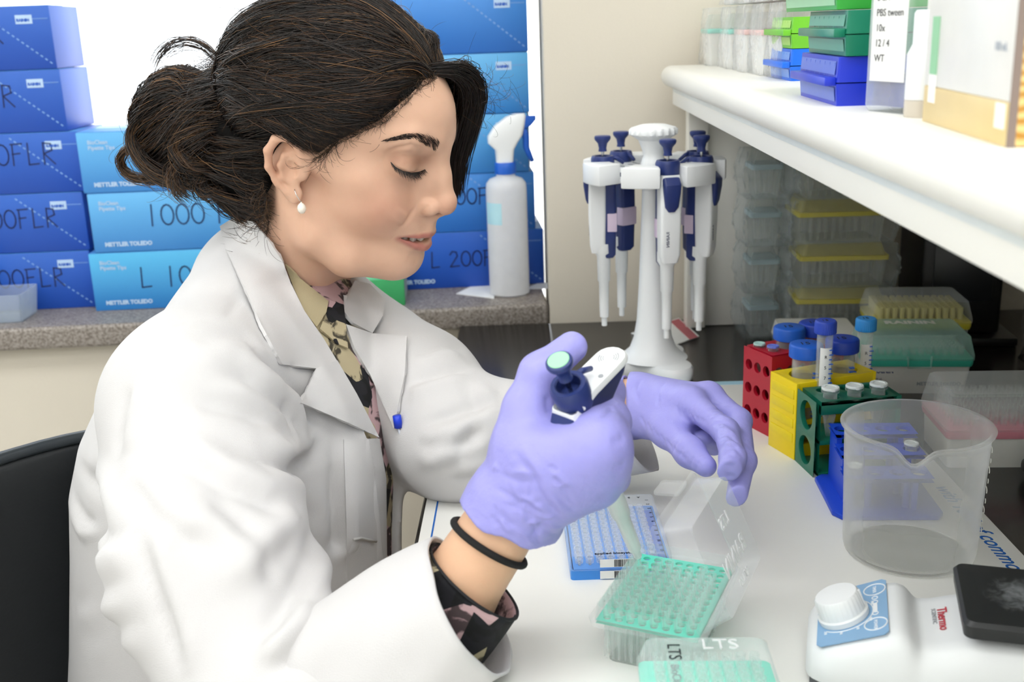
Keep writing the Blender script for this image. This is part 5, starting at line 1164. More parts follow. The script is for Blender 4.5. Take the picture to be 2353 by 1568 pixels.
for s in (1, -1):                                                   # lashes
    for i in range(150):
        t = (i+.5)/150+rng.uniform(-.004, .004); o = along(LASH, np.array([t]))[0]; out = np.array([.45, -.55+.75*t, -.75]); out /= np.linalg.norm(out); L = (.0058+.0040*math.sin(PI*t))*rng.uniform(.6, 1.15); bend = np.array([.3, 0, .8])
        pth = np.stack([o+np.array([.0006, 0, .0004])+out*L*q+bend*.0022*q*q+np.array([0, rng.uniform(-.0008, .0008)*q, 0]) for q in np.linspace(0, 1, 5)]); pa.append(mirror(pth, s)); ra.append(np.array([.00020, .00018, .00015, .00010, .00003])); cl.append(np.array(lin('#17110f')))
    for i in range(40):
        t = i/39; o = along(LASH, np.array([t]))[0]; o2 = along(LASH, np.array([min(1, t+.04)]))[0]+1e-6; pa.append(mirror(np.stack([o+(o2-o)*q+np.array([.0004, 0, .0003]) for q in np.linspace(0, 1, 5)]), s)); ra.append(np.full(5, .00036)); cl.append(np.array(lin('#1d1512')))
nl = len(pa)//2
for q in (0, 1): strands('eyelashes', H2W(np.array(pa[q*nl:(q+1)*nl])), np.array(ra[q*nl:(q+1)*nl]), M_hair, person, cl[q*nl:(q+1)*nl])
M_tooth = mat('tooth_enamel', '#e6dfd4', .2, sss=.2, var=.02)
for i in range(6):                                                  # upper teeth behind the parted lips
    y = -.0185+.0074*i; wd_ = .0036; xx = np.interp(abs(y), [0, .005, .0135, .0225], [.1060, .1045, .0990, .0905])-.0065
    tm = MB(); loft(tm, [[(xx-.004+px, y+py, z) for px, py in ((0, -wd_), (.004, -wd_), (.0046, 0), (.004, wd_), (0, wd_))] for z in (-.0475, -.0530, -.0566)])
    tm.v = [tuple(H2W(np.array(p))) for p in tm.v]; tm.build('tooth', M_tooth, person, smooth='auto')
# ---- pearl earring
EO = fpx([(677, 438)])[0]; Ew = H2W(EO); toc = (CC-Ew)/np.linalg.norm(CC-Ew)
er = MB(); er.tube([Vector(Ew+toc*.0008+np.array([0, 0, .0])), Vector(Ew+toc*.0045+np.array([.000, 0, .001])), Vector(Ew+toc*.006+np.array([.001, 0, -.004])), Vector(Ew+toc*.005+np.array([.0035, 0, -.0085])), Vector(Ew+toc*.004+np.array([.0048, 0, -.0105]))], .00045, 8)
ering = er.build('earring', mat('silver', '#d9d9d9', .2, 1), person, smooth=True)
pc_ = Ew+toc*.004+np.array([.0050, 0, -.0165]); pm = MB().lathe([(.0001, -.0050), (.0022, -.0045), (.0037, -.0022), (.0041, .0), (.0036, .0024), (.0020, .0044), (.0007, .0050), (.0007, .0060)], 20, T(*pc_)); pm.build('pearl', mat('pearl', '#efe7da', .18, coat=.6, sss=.2), ering, smooth=True)
# ================================================================== hair
HC = np.array([-.020, 0, .048]); HRr = np.array([.1130, .0885, .0935])
def on_cap(P, grow): q = P-HC; return HC+q/np.linalg.norm(q/HRr, axis=-1, keepdims=True)*(1+np.asarray(grow)[..., None])
hf = Field((-.26, -.13, -.17), (.14, .13, .17), .0032)
hf.ell(HC, HRr, .01); hf.ell((-.085, 0, -.030), (.055, .062, .065), .03)
zz = hf.ax[2]; xh = np.interp(zz, [-.10, -.05, -.02, .0, .014, .028, .038, .051, .063, .081, .0946, .100, .106, .2], [-.050, -.044, -.034, -.014, .008, .017, .028, .041, .056, .067, .076, .0805, .090, .3])
hf.d = np.maximum(hf.d, (.75*(hf.ax[0][:, None, None]-xh[None, None, :])).astype(np.float32))
for s in (-1, 1): hf.ell((-.010, s*.092, -.001), (.028, .026, .036), .008, '-')
BC = np.array([-.180, -.012, -.042]); BR = np.array([.047, .046, .056]); EB = np.array([-.158, -.010, -.018])
hf.ell(BC, BR*.93, .012); hf.cap((-.115, -.004, .0), BC, .040, .034, .02)
cV, cF = hf.mesh(3)
def haircol(n, hi=.05, mid=.22):
    u = rng.uniform(0, 1, n); c = np.where(u[:, None] < hi, np.array(lin('#6b4d30')), np.where(u[:, None] < hi+mid, np.array(lin('#3d2a1d')), np.array(lin('#1d1714')))); return c*rng.uniform(.75, 1.25, (n, 1))
hair = np_mesh('hair', H2W(cV), cF, mat('hair_mass', '#0b0908', .8, var=.3, scale=200, spec=.2), person)
hair['label'] = 'dark brown hair swept back into a loose bun'
K = 18; tt = np.linspace(0, 1, K)
def grow_set(root, end, lift, vol, wav, n, bow=None, rg=-.02):
    """strands from root points over the head to end points"""
    P = root[:, None, :]*(1-tt)[None, :, None]+end[:, None, :]*tt[None, :, None]; P[:, :, 2] += lift[:, None]*np.sin(np.pi*tt)[None]
    if bow is not None: P += bow[:, None, :]*np.sin(np.pi*tt)[None, :, None]
    g_ = vol[:, None]*np.sin(np.pi*np.clip(tt*1.15, 0, 1))[None]*.8+.012+vol[:, None]*.35
    g_[:, 0] = rg; g_[:, 1] = .5*g_[:, 1]+.5*max(rg, 0)
    Q = on_cap(P, g_); k = np.clip((tt-.82)/.18, 0, 1)[None, :, None]; Q = Q*(1-k)+P*k
    ph = rng.uniform(0, 6.28, (n, 3)); fr = rng.uniform(1.0, 2.6, (n, 1)); 
    for q in range(3): Q[:, :, q] += wav[:, None]*np.sin(fr*6.28*tt[None]+ph[:, q:q+1])*np.sin(np.pi*np.clip(tt*1.0, 0, 1))[None]
    return Q
HL = np.array([(.0775, -.004, .1015), (.0735, -.028, .0955), (.0700, -.043, .0820), (.0600, -.056, .0645), (.0450, -.063, .0520), (.0315, -.067, .0400), (.0205, -.069, .0300), (.0130, -.072, .0170)])
PL = np.array([(.078, .002, .1015), (.060, .006, .118), (.020, .008, .138), (-.04, .008, .142)])
sets = []
def side_bow(y, k): o = np.zeros((len(y), 3)); o[:, 1] = np.where(y <= 0, -1, 1)*np.clip(.085-.9*np.abs(y), .012, .085)*k; return o
n = 3600; t = rng.uniform(0, 1, n); r0 = along(HL, t)+rng.normal(0, .0014, (n, 3)); bk_ = np.minimum(rng.exponential(.0045, n), .022); r0 = r0+(EB-r0)/np.linalg.norm(EB-r0, axis=1, keepdims=True)*bk_[:, None]+np.array([0, -.004, .004]); e0 = EB+rng.normal(0, .016, (n, 3)); sets.append(grow_set(r0, e0, .020*(1-t)*rng.uniform(-.2, 2.2, n)+.050*t**1.5+rng.normal(0, .004, n), np.abs(rng.normal(.03, .025, n)), np.abs(rng.normal(.0016, .0014, n)), n, side_bow(r0[:, 1], rng.uniform(.7, 1.2, n))))
n = 2600; t = rng.uniform(0, 1, n); r0 = along(PL, t)+rng.normal(0, .002, (n, 3)); e0 = EB+np.array([0, 0, .010])+rng.normal(0, .016, (n, 3)); sd = np.where(rng.uniform(0, 1, n) < .62, -1, 1)
r0[:, 1] = sd*(.002+rng.uniform(.0, .03, n)); bw = side_bow(r0[:, 1], rng.uniform(.3, 1.0, n)); bw[:, 2] = rng.uniform(.0, .05, n); sets.append(grow_set(on_cap(r0, np.zeros(n)), e0, np.zeros(n), np.abs(rng.normal(.035, .025, n)), np.abs(rng.normal(.0018, .0014, n)), n, bw, .006))
n = 1200; t = rng.uniform(0, 1, n); r0 = along(HL*np.array([1, -1, 1]), t)+rng.normal(0, .0016, (n, 3)); e0 = EB+rng.normal(0, .014, (n, 3)); sets.append(grow_set(r0, e0, .03*t, np.abs(rng.normal(.03, .03, n)), np.abs(rng.normal(.0014, .0012, n)), n, side_bow(r0[:, 1], np.ones(n))))
n = 700; t = rng.uniform(0, .55, n); r0 = along(PL, t)+np.stack([np.zeros(n), rng.uniform(-.002, .012, n), np.zeros(n)], 1); e0 = np.array([-.06, .080, .050])+rng.normal(0, .018, (n, 3)); bw = np.zeros((n, 3)); bw[:, 1] = .03; bw[:, 2] = .02; sets.append(grow_set(on_cap(r0, np.zeros(n)), on_cap(e0, np.full(n, .02)), np.zeros(n), np.abs(rng.normal(.035, .025, n)), np.abs(rng.normal(.0016, .0010, n)), n, bw, .006))
n = 900; t = rng.uniform(0, .8, n); r0 = along(PL, t)+np.stack([np.zeros(n), rng.uniform(-.012, .026, n), np.zeros(n)], 1); e0 = EB+np.array([.01, 0, .02])+rng.normal(0, .014, (n, 3)); bw = np.zeros((n, 3)); bw[:, 1] = np.sign(r0[:, 1]-.006)*rng.uniform(.0, .028, n); bw[:, 2] = rng.uniform(.06, .10, n); sets.append(grow_set(on_cap(r0, np.zeros(n)), e0, np.zeros(n), np.abs(rng.normal(.02, .015, n)), np.abs(rng.normal(.0014, .0010, n)), n, bw, .008))
n = 420; r0 = np.array([.0785, .0, .0995])+rng.normal(0, 1, (n, 3))*np.array([.0015, .0065, .002]); sgn = np.where(r0[:, 1] < .002, -1, 1); e0 = np.stack([rng.normal(.005, .01, n), sgn*.080, rng.normal(.065, .015, n)], 1); bw = np.zeros((n, 3)); bw[:, 2] = .03; sets.append(grow_set(r0, on_cap(e0, np.full(n, .02)), np.zeros(n), np.abs(rng.normal(.03, .02, n)), np.abs(rng.normal(.0016, .0010, n)), n, bw))
# nape and behind the ear
NL = np.array([(-.028, -.080, .020), (-.042, -.074, .000), (-.044, -.066, -.030), (-.036, -.060, -.060), (-.040, -.050, -.090), (-.060, -.030, -.105), (-.07, .01, -.10)])
n = 1300; t = rng.uniform(0, 1, n); r0 = along(NL, t)+rng.normal(0, .003, (n, 3)); e0 = EB+np.array([.004, 0, -.030])+rng.normal(0, .013, (n, 3)); P = r0[:, None]*(1-tt)[None, :, None]+e0[:, None]*tt[None, :, None]; bul = np.sin(np.pi*tt)[None, :, None]*np.array([-.012, -.016, -.004]); sets.append(P+bul*rng.uniform(.4, 1.3, (n, 1, 1))+rng.normal(0, .0006, (n, K, 3)))
paths = np.concatenate(sets); n = len(paths)
def clump(P, ng, amt):
    """gather strands into locks: each leans towards the nearest of ng guides"""
    n_ = len(P); gi = rng.choice(n_, ng, replace=False); key = P[:, [2, 7, 12]].reshape(n_, -1); own = np.empty(n_, int)
    for a_ in range(0, n_, 2000): own[a_:a_+2000] = ((key[a_:a_+2000, None]-key[gi][None])**2).sum(2).argmin(1)
    G = P[gi]+np.stack([.0042*np.sin(tt*rng.uniform(5, 11)+rng.uniform(0, 6))*np.sin(np.pi*tt) for _ in range(ng*3)]).reshape(ng, 3, -1).transpose(0, 2, 1); w_ = (amt*rng.uniform(.3, 1, n_))[:, None, None]*np.sin(np.pi*np.clip(tt, .0, .95))[None, :, None]**.6
    return P+(G[own]-P)*w_, own
paths, own = clump(paths, 330, .75); rd = rng.uniform(.00018, .00042, (n, 1))*np.concatenate([[.12, .55, .85], np.ones(K-5), [.8, .3]])[None]
strands('swept_strands', H2W(paths), rd, M_hair, hair, haircol(n)*(rng.uniform(.55, 1.5, 330)[own])[:, None])
# lock that frames the far side of the face
n = 1500; C0 = np.array([(.070, .004, .104), (.086, .022, .1070), (.094, .042, .095), (.0945, .056, .070), (.090, .063, .040), (.089, .063, .010), (.094, .060, -.014), (.0985, .057, -.028)])
w_ = rng.normal(0, 1, (n, 3)); P = along(C0, tt)[None]+w_[:, None, :]*(np.array([.0042, .0070, .0040])[None, None]*(.35+.65*np.sin(np.pi*np.clip(tt*.8+.05, 0, 1)))[None, :, None]); L = np.clip(rng.normal(.86, .14, n), .35, 1.0)
P = np.stack([along(P[i], tt*L[i]) for i in range(n)]); P += (np.sin(tt[None]*rng.uniform(4, 9, (n, 1))+rng.uniform(0, 6, (n, 1)))*.0012*tt[None])[:, :, None]*np.array([1, .3, .3])
n2 = 900; r1 = along(np.array([(.078, .004, .1015), (.072, .030, .095), (.069, .045, .080)]), rng.uniform(0, 1, n2)); m1 = np.array([.084, .056, .088])+rng.normal(0, .007, (n2, 3)); e1 = np.array([.062, .088, .050])+rng.normal(0, .012, (n2, 3)); e2 = np.array([.01, .094, .02])+rng.normal(0, .012, (n2, 3))
P2 = np.stack([along(np.stack([r1[i], (r1[i]+m1[i])/2+np.array([.004, 0, .012]), m1[i], e1[i], e2[i]]), tt) for i in range(n2)]); P = np.concatenate([P, P2]); n = n+n2
strands('face_framing_lock', H2W(P), rng.uniform(.00020, .00040, (n, 1))*np.concatenate([np.ones(K-3), [.8, .6, .2]])[None], M_hair, hair, haircol(n, .02, .12))
# bun: strands wound round it, curls hanging from it
n = 2600; u = (EB-BC)/np.linalg.norm(EB-BC); ax = rng.normal(0, 1, (n, 3))+np.array([0, -1.6, .0]); ax -= (ax@u)[:, None]*u; ax /= np.linalg.norm(ax, axis=1, keepdims=True); v = np.cross(ax, u[None]); th0 = rng.uniform(-.5, .5, n); sp_ = rng.uniform(2.0, 4.6, n)*rng.choice([1, 1, -1], n); gr = rng.uniform(.93, 1.10, n)
th = th0[:, None]+sp_[:, None]*tt[None]; off = rng.normal(0, .35, n); D = np.cos(th)[..., None]*u+np.sin(th)[..., None]*v[:, None]+off[:, None, None]*ax[:, None]; D /= np.linalg.norm(D, axis=2, keepdims=True)
P = BC+D*BR*gr[:, None, None]*(1+.06*np.sin(3*th+off[:, None]*9)+.03*np.sin(7*th+off[:, None]*5))[..., None]
strands('bun_strands', H2W(P), rng.uniform(.00025, .00050, (n, 1))*np.ones((1, K)), M_hair, hair, haircol(n, .12, .26))
def px_lock(name, pts, n, spread, rad, hi=.2, ta=1.0):
    """curl laid through points given as (pixel x, pixel y, depth offset from the bun)"""
    bd = float((H2W(BC)-CC)@CF); C = np.array([A3(x, y, bd+o) for x, y, o in pts]); sm = along(C, np.linspace(0, 1, K)); sm[1:-1] = (sm[:-2]+2*sm[1:-1]+sm[2:])/4; w_ = rng.normal(0, 1, (n, 3)); P = sm[None]+w_[:, None]*spread*(.3+.7*tt)[None, :, None]
    P += .0015*np.sin(tt[None, :, None]*rng.uniform(3, 8, (n, 1, 1))+rng.uniform(0, 6, (n, 1, 3)))*tt[None, :, None]
    strands(name, P, rng.uniform(.6, 1.1, (n, 1))*rad*np.concatenate([np.ones(K-4), [.9, .7, .5, .2]])[None], M_hair, hair, haircol(n, hi, .3))
px_lock('curl', [(395, 330, -.03), (330, 330, -.03), (285, 345, -.02), (272, 372, -.01), (295, 405, -.005), (345, 415, -.01), (390, 395, -.02)], 130, .0035, .00032, .5)
px_lock('curl', [(350, 250, -.04), (305, 290, -.03), (300, 330, -.03), (325, 375, -.03), (365, 405, -.03), (410, 420, -.03)], 150, .0050, .00035, .3)
px_lock('curl', [(470, 330, -.04), (430, 360, -.045), (400, 400, -.045), (405, 435, -.045), (430, 450, -.045)], 170, .0050, .00035, .3)
px_lock('curl', [(500, 360, -.04), (470, 400, -.04), (455, 430, -.04), (470, 448, -.04), (500, 440, -.04)], 150, .0055, .00035, .2)
px_lock('curl', [(520, 300, -.045), (440, 300, -.055), (400, 340, -.055), (430, 385, -.055), (480, 385, -.05)], 170, .0050, .00035, .3)
px_lock('wound_lock', [(600, 190, -.055), (540, 215, -.055), (480, 240, -.05), (430, 280, -.05), (400, 330, -.045)], 320, .0095, .00034, .1)
px_lock('wound_lock', [(600, 290, -.06), (540, 290, -.06), (480, 300, -.055), (430, 330, -.055)], 300, .0095, .00034, .1)
px_lock('top_loop', [(505, 140, -.01), (480, 108, -.01), (440, 88, -.01), (395, 92, .0), (362, 125, .0), (347, 165, .0)], 34, .0030, .00028, .05)
px_lock('top_loop', [(500, 145, -.01), (465, 112, -.01), (425, 102, -.01), (385, 115, .0), (362, 140, .0)], 26, .0030, .00028, .05)
def baby():
    o = along(HL, rng.uniform(0, .9, 1))[0]; return o+np.array([.002, -.001, -.001]), (-.4, -.25, .35+rng.normal(0, .5))
# temple wisps by the ear, nape wisps and stray hairs
def wisps(name, seeds, n, L, curl, rad, col=None):
    out = []
    for i in range(n):
        o, dr = seeds(); d = np.array(dr, float)+rng.normal(0, .35, 3); d /= np.linalg.norm(d); b_ = np.cross(d, rng.normal(0, 1, 3)); b_ /= np.linalg.norm(b_); l = L*rng.uniform(.4, 1.2); k = rng.uniform(.4, 1.4)*curl
        out.append(np.stack([o+l*(d*np.sin(k*q)/k+b_*(1-np.cos(k*q))/k) for q in tt]))
    P = np.array(out); strands(name, H2W(P), np.full((n, 1), rad)*np.concatenate([np.ones(K-3), [.8, .5, .2]])[None], M_hair, hair, haircol(n, .25, .3))
wisps('temple_wisps', lambda: (along(np.array([(.026, -.068, .036), (.013, -.0725, .018), (.006, -.076, .012)]), rng.uniform(0, 1, 1))[0], (-.25, -.06, -1)), 95, .030, 2.4, .00014)
wisps('nape_wisps', lambda: (along(NL[2:6], rng.uniform(0, 1, 1))[0]+np.array([0, -.004, 0]), (-.5, -.35, -.9)), 260, .045, 2.2, .00017)
def capseed():
    p = np.array([rng.uniform(-.11, .03), rng.uniform(-.09, .09), rng.uniform(.04, .15)]); p = on_cap(p[None], np.array([.05]))[0]; nn = (p-HC)/HRr; nn /= np.linalg.norm(nn); return p, nn*.5+np.array([-.9, 0, -.1])
wisps('stray_hairs', capseed, 220, .055, 1.6, .00015)
wisps('stray_hairs', lambda: (BC+BR*(lambda q: q/np.linalg.norm(q))(rng.normal(0, 1, 3)), rng.normal(0, 1, 3)), 200, .050, 3.0, .00015)
wisps('stray_hairs', lambda: (np.array([.097, .052, .085])+rng.normal(0, .012, 3), (.6, .3, rng.uniform(-.6, .9))), 70, .034, 1.8, .00013)

wisps('hairline_wisps', baby, 520, .013, 1.8, .00012)
# ================================================================== lab coat, shirt, gloves
def cloth_mat(name, col, bump=.25, bs=1400, rough=.8):
    m = mat(name, col, rough, var=.02, scale=18, bump=bump, bscale=bs, sheen=.15, spec=.25); return m
M_coat = cloth_mat('white_twill', '#cdcbca')
def section(z):
    """trunk outline at height z above the bench: centre, half depth, half width"""
    Z = [-.42, -.30, -.16, -.05, .02, .07, .11, .15, .19, .22]
    cx = np.interp(z, Z, [-.350, -.335, -.320, -.308, -.300, -.290, -.282, -.270, -.264, -.262]); cy = np.interp(z, Z, [1.06, 1.06, 1.055, 1.05, 1.05, 1.055, 1.06, 1.065, 1.07, 1.075])
    a = np.interp(z, Z, [.20, .190, .180, .172, .168, .158, .140, .112, .082, .055]); b = np.interp(z, Z, [.21, .200, .185, .180, .182, .185, .180, .160, .115, .070]); return cx, cy, a, b
def column(F, grow, k=.03):
    z = F.ax[2][None, None, :]-B; cx, cy, a, b = section(z); a = a+grow; b = b+grow
    dx = F.ax[0][:, None, None]-cx; dy = F.ax[1][None, :, None]-cy; u = dx*TF[0]+dy*TF[1]; v = dx*TL[0]+dy*TL[1]
    b = b*np.where(v > 0, np.interp(z, [-.12, -.02, .08], [.62, .72, 1.0]), 1.0); q = np.sqrt((u/a)**2+(v/b)**2); val = (q-1)*np.minimum(a, b)*.92; val = np.maximum(val, z-.205); val = np.maximum(val, -.40-z)
    hh = np.clip(.5+.5*(F.d-val)/k, 0, 1); F.d = (F.d+(val-F.d)*hh-k*hh*(1-hh)).astype(np.float32); return u, v, z
CUFR0, CUFR1 = A3(990, 1448, .770), A3(1080, 1396, .765)           # near cuff, opening centre
ELRc = A3(690, 1775, .775)
co = Field((-.60, .62, B-.40), (.20, 1.36, B+.27), .0046)
u, v, z = column(co, 0.0)
neck = H2W((-.060, 0, -.185))
co.cap(neck+np.array([-.01, 0, .015]), SHR+np.array([0, 0, -.01]), .050, .060, .05); co.cap(neck+np.array([-.01, 0, .015]), SHL+np.array([0, 0, -.01]), .050, .056, .05)
# front opening: a wedge that narrows downwards
wz = np.interp(z, [-.42, -.20, -.08, .0, .05, .10, .15, .22], [.004, .010, .018, .026, .034, .044, .055, .065])
lc = np.interp(z, [-.4, 0, .2], [.012, .006, .0])
dcut = np.minimum(wz-np.abs(v-lc), u-.03); co.d = np.maximum(co.d, np.where(co.d < .03, np.minimum(dcut, .03), -.1)).astype(np.float32)
UAm = SHR+(ELRc-SHR)*.5
co.chain([SHR+np.array([-.004, .01, -.03]), UAm+np.array([-.024, 0, 0]), ELRc], [.075, .070, .068], .045)
CSD = (CUFR1-CUFR0)/np.linalg.norm(CUFR1-CUFR0); CUFRb = CUFR1-CSD*.125
co.chain([ELRc, CUFRb], [.070, .0575], .03)
CUFL1 = A3(1448, 975, 1.060); CUFL0 = A3(1290, 1000, 1.075)
co.chain([SHL+np.array([0, 0, -.03]), SHL+(ELL-SHL)*.5, ELL], [.066, .062, .058], .04); co.chain([ELL, CUFL0], [.058, .054], .03)
kV, kF = co.mesh(2)
# the trunk covers what lies inside: the shirt, a little smaller
sh = Field((-.52, .84, B-.40), (-.06, 1.28, B+.27), .0055); column(sh, -.010); sh.cap(neck+np.array([0, 0, .0]), SHR+np.array([0, 0, -.02]), .045, .045, .05); sh.cap(neck, SHL+np.array([0, 0, -.02]), .045, .045, .05)
sh.chain([neck+np.array([0, 0, -.03]), H2W((-.045, 0, -.155))], [.062, .0575], .02)
sV, sF = sh.mesh(3)

def shirt_mat():
    m = bpy.data.materials.new('printed_cotton'); m.use_nodes = True; nt = m.node_tree; p = nt.nodes['Principled BSDF']; p.inputs['Roughness'].default_value = .85; L = nt.links.new
    tc = nt.nodes.new('ShaderNodeTexCoord'); vo = nt.nodes.new('ShaderNodeTexVoronoi'); vo.inputs['Scale'].default_value = 36; vo.feature = 'F1'; n = nt.nodes.new('ShaderNodeTexNoise'); n.inputs['Scale'].default_value = 60; n.inputs['Detail'].default_value = 5; n.inputs['Distortion'].default_value = .6
    sx = nt.nodes.new('ShaderNodeSeparateColor'); r = nt.nodes.new('ShaderNodeValToRGB'); r.color_ramp.interpolation = 'CONSTANT'; e = r.color_ramp.elements
    e[0].position = 0; e[0].color = lin('#14141a')+(1,); e[1].position = .42; e[1].color = lin('#b5a888')+(1,); q = e.new(.74); q.color = lin('#c3a2a4')+(1,)
    r2 = nt.nodes.new('ShaderNodeValToRGB'); r2.color_ramp.elements[0].position = .43; r2.color_ramp.elements[0].color = (.02, .02, .025, 1); r2.color_ramp.elements[1].position = .50; r2.color_ramp.elements[1].color = (1, 1, 1, 1)
    mx = nt.nodes.new('ShaderNodeMix'); mx.data_type = 'RGBA'; mx.blend_type = 'MULTIPLY'; mx.inputs[0].default_value = .9
    L(tc.outputs['Object'], vo.inputs['Vector']); L(tc.outputs['Object'], n.inputs['Vector']); L(vo.outputs['Color'], sx.inputs[0]); L(sx.outputs[0], r.inputs[0]); L(n.outputs['Fac'], r2.inputs[0]); L(r.outputs[0], mx.inputs[6]); L(r2.outputs[0], mx.inputs[7]); L(mx.outputs[2], p.inputs['Base Color']); return m
M_shirt = shirt_mat()
shirt = np_mesh('shirt', sV, sF, M_shirt, person); shirt['label'] = 'khaki, black and pink printed shirt'
kN = vnormals(kV, kF)
_kb = BVHTree.FromPolygons([tuple(q) for q in kV], [tuple(int(i) for i in q) for q in kF])
def ray(x, y): return Vector(CF+CR*(x-IW/2)/FPX-CU*(y-IH/2)/FPX).normalized()
def kpx(P):
    out = []
    for x, y in P:
        h = _kb.ray_cast(Vector(CC), ray(x, y))[0]
        if h: out.append(np.array(h))
    return out
_first = [0]
def fold(P, amp, wd):
    global kV
    Q = kpx(P)
    if len(Q) > 1: kV = brush(kV, kN, Q, amp, wd)
def pleat(P, amp, wd, side=(0, 0)):
    """a crease with a raised roll beside it, offset in pixels"""
    fold(P, -amp*1.5, wd*.75); fold([(x+side[0], y+side[1]) for x, y in P], amp*1.3, wd*1.2)
# sleeve and body folds, as they lie in the photograph
pleat([(560, 800), (640, 850), (700, 920), (735, 1000)], .0055, .010, (-26, 20))
pleat([(735, 1000), (700, 1060), (660, 1080), (590, 1060)], .0075, .010, (0, -30))
pleat([(400, 900), (480, 930), (580, 960), (670, 1010)], .0045, .014, (-10, 30))
pleat([(330, 1010), (420, 1060), (520, 1120), (620, 1160), (715, 1185)], .0060, .013, (0, -38))
pleat([(715, 1190), (660, 1260), (590, 1330), (520, 1380)], .0065, .014, (-30, -18))
pleat([(720, 1220), (690, 1330), (640, 1430), (580, 1510)], .0060, .013, (30, 10))
pleat([(745, 1400), (700, 1470), (650, 1540)], .0060, .010, (-24, -8))
pleat([(430, 800), (520, 770), (600, 790)], .0035, .014, (0, 26))
pleat([(300, 880), (280, 960), (270, 1050)], .0045, .011, (24, 0))
pleat([(180, 1060), (230, 1120), (255, 1220)], .0055, .010, (18, -14))
pleat([(170, 1130), (200, 1200), (250, 1230)], .0050, .008, (-10, 18))
pleat([(150, 1300), (230, 1260), (300, 1230)], .0055, .012, (0, 26))
pleat([(170, 1390), (260, 1350), (330, 1320)], .0055, .012, (0, 28))
pleat([(200, 1480), (290, 1440), (370, 1420)], .0045, .012, (0, 26))
pleat([(320, 1200), (350, 1330), (390, 1440), (420, 1560)], .0055, .012, (30, 0))
pleat([(140, 1440), (120, 1500), (70, 1560)], .0045, .010, (16, 10))
fold([(250, 860), (300, 790), (400, 740), (520, 735)], -.0020, .006)          # shoulder seam
fold([(520, 735), (545, 690), (560, 640)], -.0020, .005)
pleat([(760, 950), (770, 1100), (775, 1250), (778, 1400)], .0070, .010, (28, 0))
pleat([(840, 1000), (850, 1120), (850, 1250)], .0025, .012, (-16, 0))
pleat([(960, 990), (1030, 960), (1110, 930), (1180, 920)], .0050, .011, (0, 26))
pleat([(950, 1030), (1040, 1020), (1120, 980)], .0045, .010, (0, 24))
pleat([(1060, 880), (1100, 930), (1090, 1000), (1060, 1060)], .0040, .010, (22, 0))
pleat([(1130, 950), (1140, 1030), (1120, 1100)], .0040, .010, (20, 0))
pleat([(940, 830), (1000, 800), (1070, 800)], .0035, .012, (0, 24))
pleat([(930, 890), (1000, 865), (1085, 850)], .0045, .009, (0, 22))
pleat([(985, 1085), (1050, 1050), (1085, 985)], .0050, .008, (-16, -14))
pleat([(1150, 890), (1172, 960), (1160, 1045)], .0045, .008, (18, 0))
pleat([(1040, 1105), (1120, 1090), (1170, 1070)], .0040, .008, (0, -18))
pleat([(600, 1555), (680, 1500), (760, 1440)], .0060, .009, (-12, -20))
pleat([(450, 1130), (540, 1190), (600, 1270), (630, 1360)], .0050, .011, (-24, 12))
pleat([(300, 1100), (350, 1180), (420, 1240), (500, 1270)], .0045, .012, (0, -30))
pleat([(480, 860), (560, 870), (640, 930), (690, 1000)], .0040, .010, (-10, 24))
pleat([(640, 870), (660, 960), (670, 1040)], .0035, .008, (18, 0))
fold([(640, 1500), (760, 1440), (900, 1400), (1000, 1380)], .0030, .020); fold([(800, 1520), (900, 1480), (1000, 1470)], -.0025, .018)
kV = relax(kV, kF, 1, .4)
coat = np_mesh('lab_coat', kV, kF, M_coat, person); coat['label'] = 'open white cotton lab coat'
_all = BVHTree.FromPolygons([tuple(q) for q in np.concatenate([kV, sV, hW])], [tuple(int(i) for i in q) for q in np.concatenate([kF, sF+len(kV), hF+len(kV)+len(sV)])])

